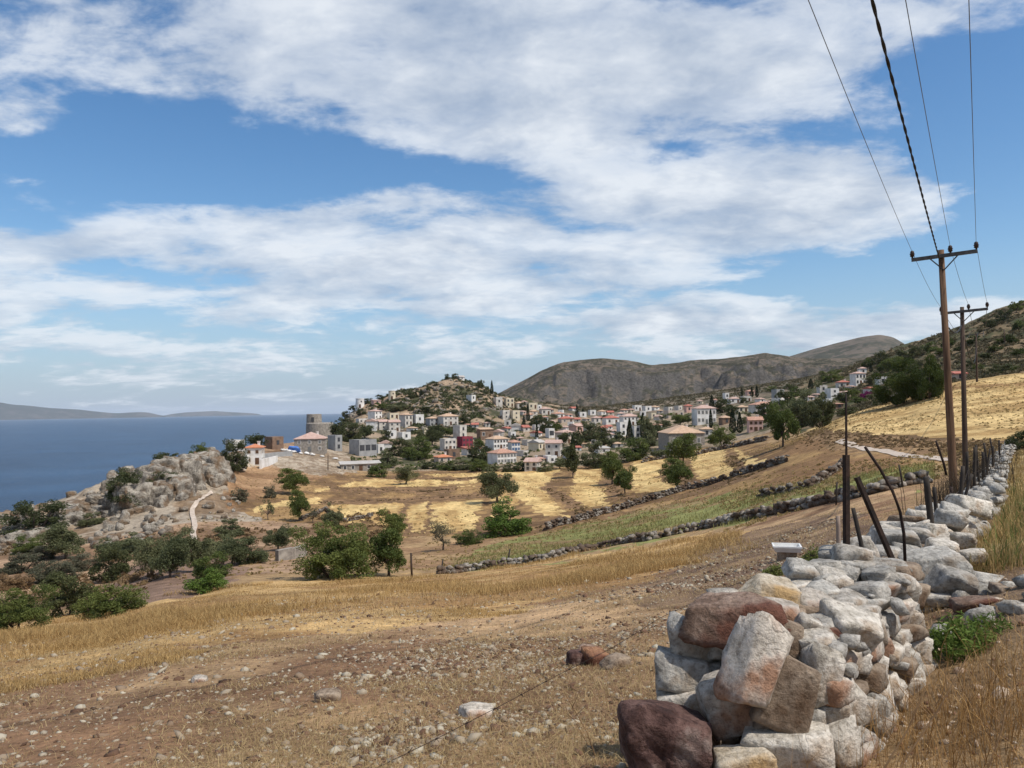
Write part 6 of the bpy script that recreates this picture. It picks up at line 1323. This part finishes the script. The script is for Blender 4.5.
# path side: weeds at the wall foot and the verge
def verge(n, seed, cx, cy, sx, sy, h0, h1, wd, label, lo, hi, lean=.35, name='dry_grass'):
    g = np.random.default_rng(seed); x = g.normal(cx, sx, n); y = g.normal(cy, sy, n); k = (wallside(x, y) > 0.42); x, y = x[k], y[k]; blades(name, x, y, g.uniform(h0, h1, len(x)), wd, seed+1, label, lo, hi, lean)
verge(1500, 101, 2.05, 3.35, .36, .36, .05, .36, .0030, 'tall rust brown dead grass at the foot of the near wall', (0.22, 0.115, 0.045), (0.50, 0.30, 0.125), .6)
g = np.random.default_rng(103); r_ = np.exp(g.uniform(math.log(3), math.log(60), 46000)); a = np.radians(g.uniform(29, 39, len(r_))); x = r_*np.sin(a); y = r_*np.cos(a)
dw = np.minimum(seg_dist(x, y, [tuple(q) for q in LINE]), seg_dist(x, y, [(2.0, 4.0), (3.15, 6.6)])); sidep = (x-3.15)*(LINE[2][1]-6.6)-(y-6.6)*(LINE[2][0]-3.15)
k = (sidep > 0) & (dw > .45) & (r_ > 7.5) & (g.random(len(x)) < 0.3+0.9*sstep(.35, .6, fbm(x*.6, y*.6, 104, 3))); x, y, r_ = x[k], y[k], r_[k]
blades('dry_grass', x, y, np.random.default_rng(105).uniform(.06, .27, len(x)), 0.004*(0.7+r_/9), 106, 'straw and thistles on the verge beside the further wall', (0.25, 0.17, 0.07), (0.50, 0.37, 0.17), .45)
k2 = (np.random.default_rng(107).random(len(x)) < .3) & (r_ < 26); blades('green_grass', x[k2]+.1, y[k2], np.random.default_rng(108).uniform(.08, .3, k2.sum()), 0.006*(0.7+r_[k2]/9), 109, 'green weeds mixed into the straw of the verge', (0.10, 0.12, 0.035), (0.22, 0.24, 0.08), .5)
g = np.random.default_rng(110); x = g.uniform(1.5, 4.5, 16000); y = g.uniform(2.6, 7.5, 16000); k = (wallside(x, y) > .42) & (g.random(len(x)) < sstep(.38, .65, fbm(x*1.1, y*1.1, 111, 3))); x, y = x[k], y[k]
blades('dry_stubble', x, y, np.random.default_rng(112).uniform(.02, .10, len(x)), .0028, 113, 'low dry tufts on the path beside the wall', (0.26, 0.165, 0.08), (0.56, 0.40, 0.20), 1.3)
# green strip weeds
g = np.random.default_rng(115); r_ = np.exp(g.uniform(math.log(24), math.log(110), 90000)); a = np.radians(g.uniform(-8, 30, len(r_))); x = r_*np.sin(a); y = r_*np.cos(a); px, py = project(np.column_stack([x, y, base_z(x, y)]))
k = inpoly(px, py+(fbm(x*.2, y*.2, 116, 3)-.5)*14, GREEN) & (g.random(len(x)) < sstep(.3, .62, fbm(x*.18, y*.18, 117, 3))); x, y, r_ = x[k], y[k], r_[k]
blades('green_grass', x, y, np.random.default_rng(118).uniform(.12, .35, len(x)), 0.006*(0.7+r_/10), 119, 'yellow green weeds on the strip beyond the field wall', (0.17, 0.16, 0.055), (0.36, 0.32, 0.13), .7)
# bare dry stalks
def stalk(px, py, tx, ty, d, label, seed):
    r_ = random.Random(seed); a = at(px, py, d); b_ = at(tx, ty, d); mb = MB(); v = b_-a; m_ = v*.5+np.array([.02, 0, 0]); mb.tube([(0, 0, -.02), tuple(m_), tuple(v)], [.004, .003, .002], 5)
    for k in range(7):
        t = .35+.6*k/7; q = v*t; mb.tube([tuple(q), tuple(q+np.array([r_.uniform(-.09, .09), r_.uniform(-.04, .04), r_.uniform(.03, .1)]))], [.002, .001], 4)
    o = mb.build('dry_stalk', M['stalk']); o.location = tuple(a); return tag(o, label, 'dry stalk', 'bare dry stalks')
stalk(603, 775, 563, 690, 3.7, 'dark dry stalk leaning toward the sea before the dark red boulder', 1); stalk(900, 762, 968, 655, 3.0, 'long arching dead stalk in the rust brown grass', 2); stalk(880, 770, 925, 690, 3.0, 'short dead stalk at the wall foot in the rust brown grass', 3); stalk(985, 770, 1008, 690, 3.0, 'dead stalk standing near the corner of the path', 4)

q_ = np.array([at(972, 486, 18)[:2], at(984, 474, 24)[:2], at(996, 456, 36)[:2]]); g = np.random.default_rng(120); t = g.uniform(0, 2, 900); i_ = np.minimum(t.astype(int), 1); f_ = (t-i_)[:, None]; bxy = q_[i_]*(1-f_)+q_[i_+1]*f_+g.normal(0, .45, (900, 2))-np.array([.4, 0])
blades('brushwood', bxy[:, 0], bxy[:, 1], g.uniform(.5, 1.3, 900), .014, 121, 'dark dead brushwood tangled along the far fence', (0.035, 0.026, 0.02), (0.11, 0.08, 0.055), .45)
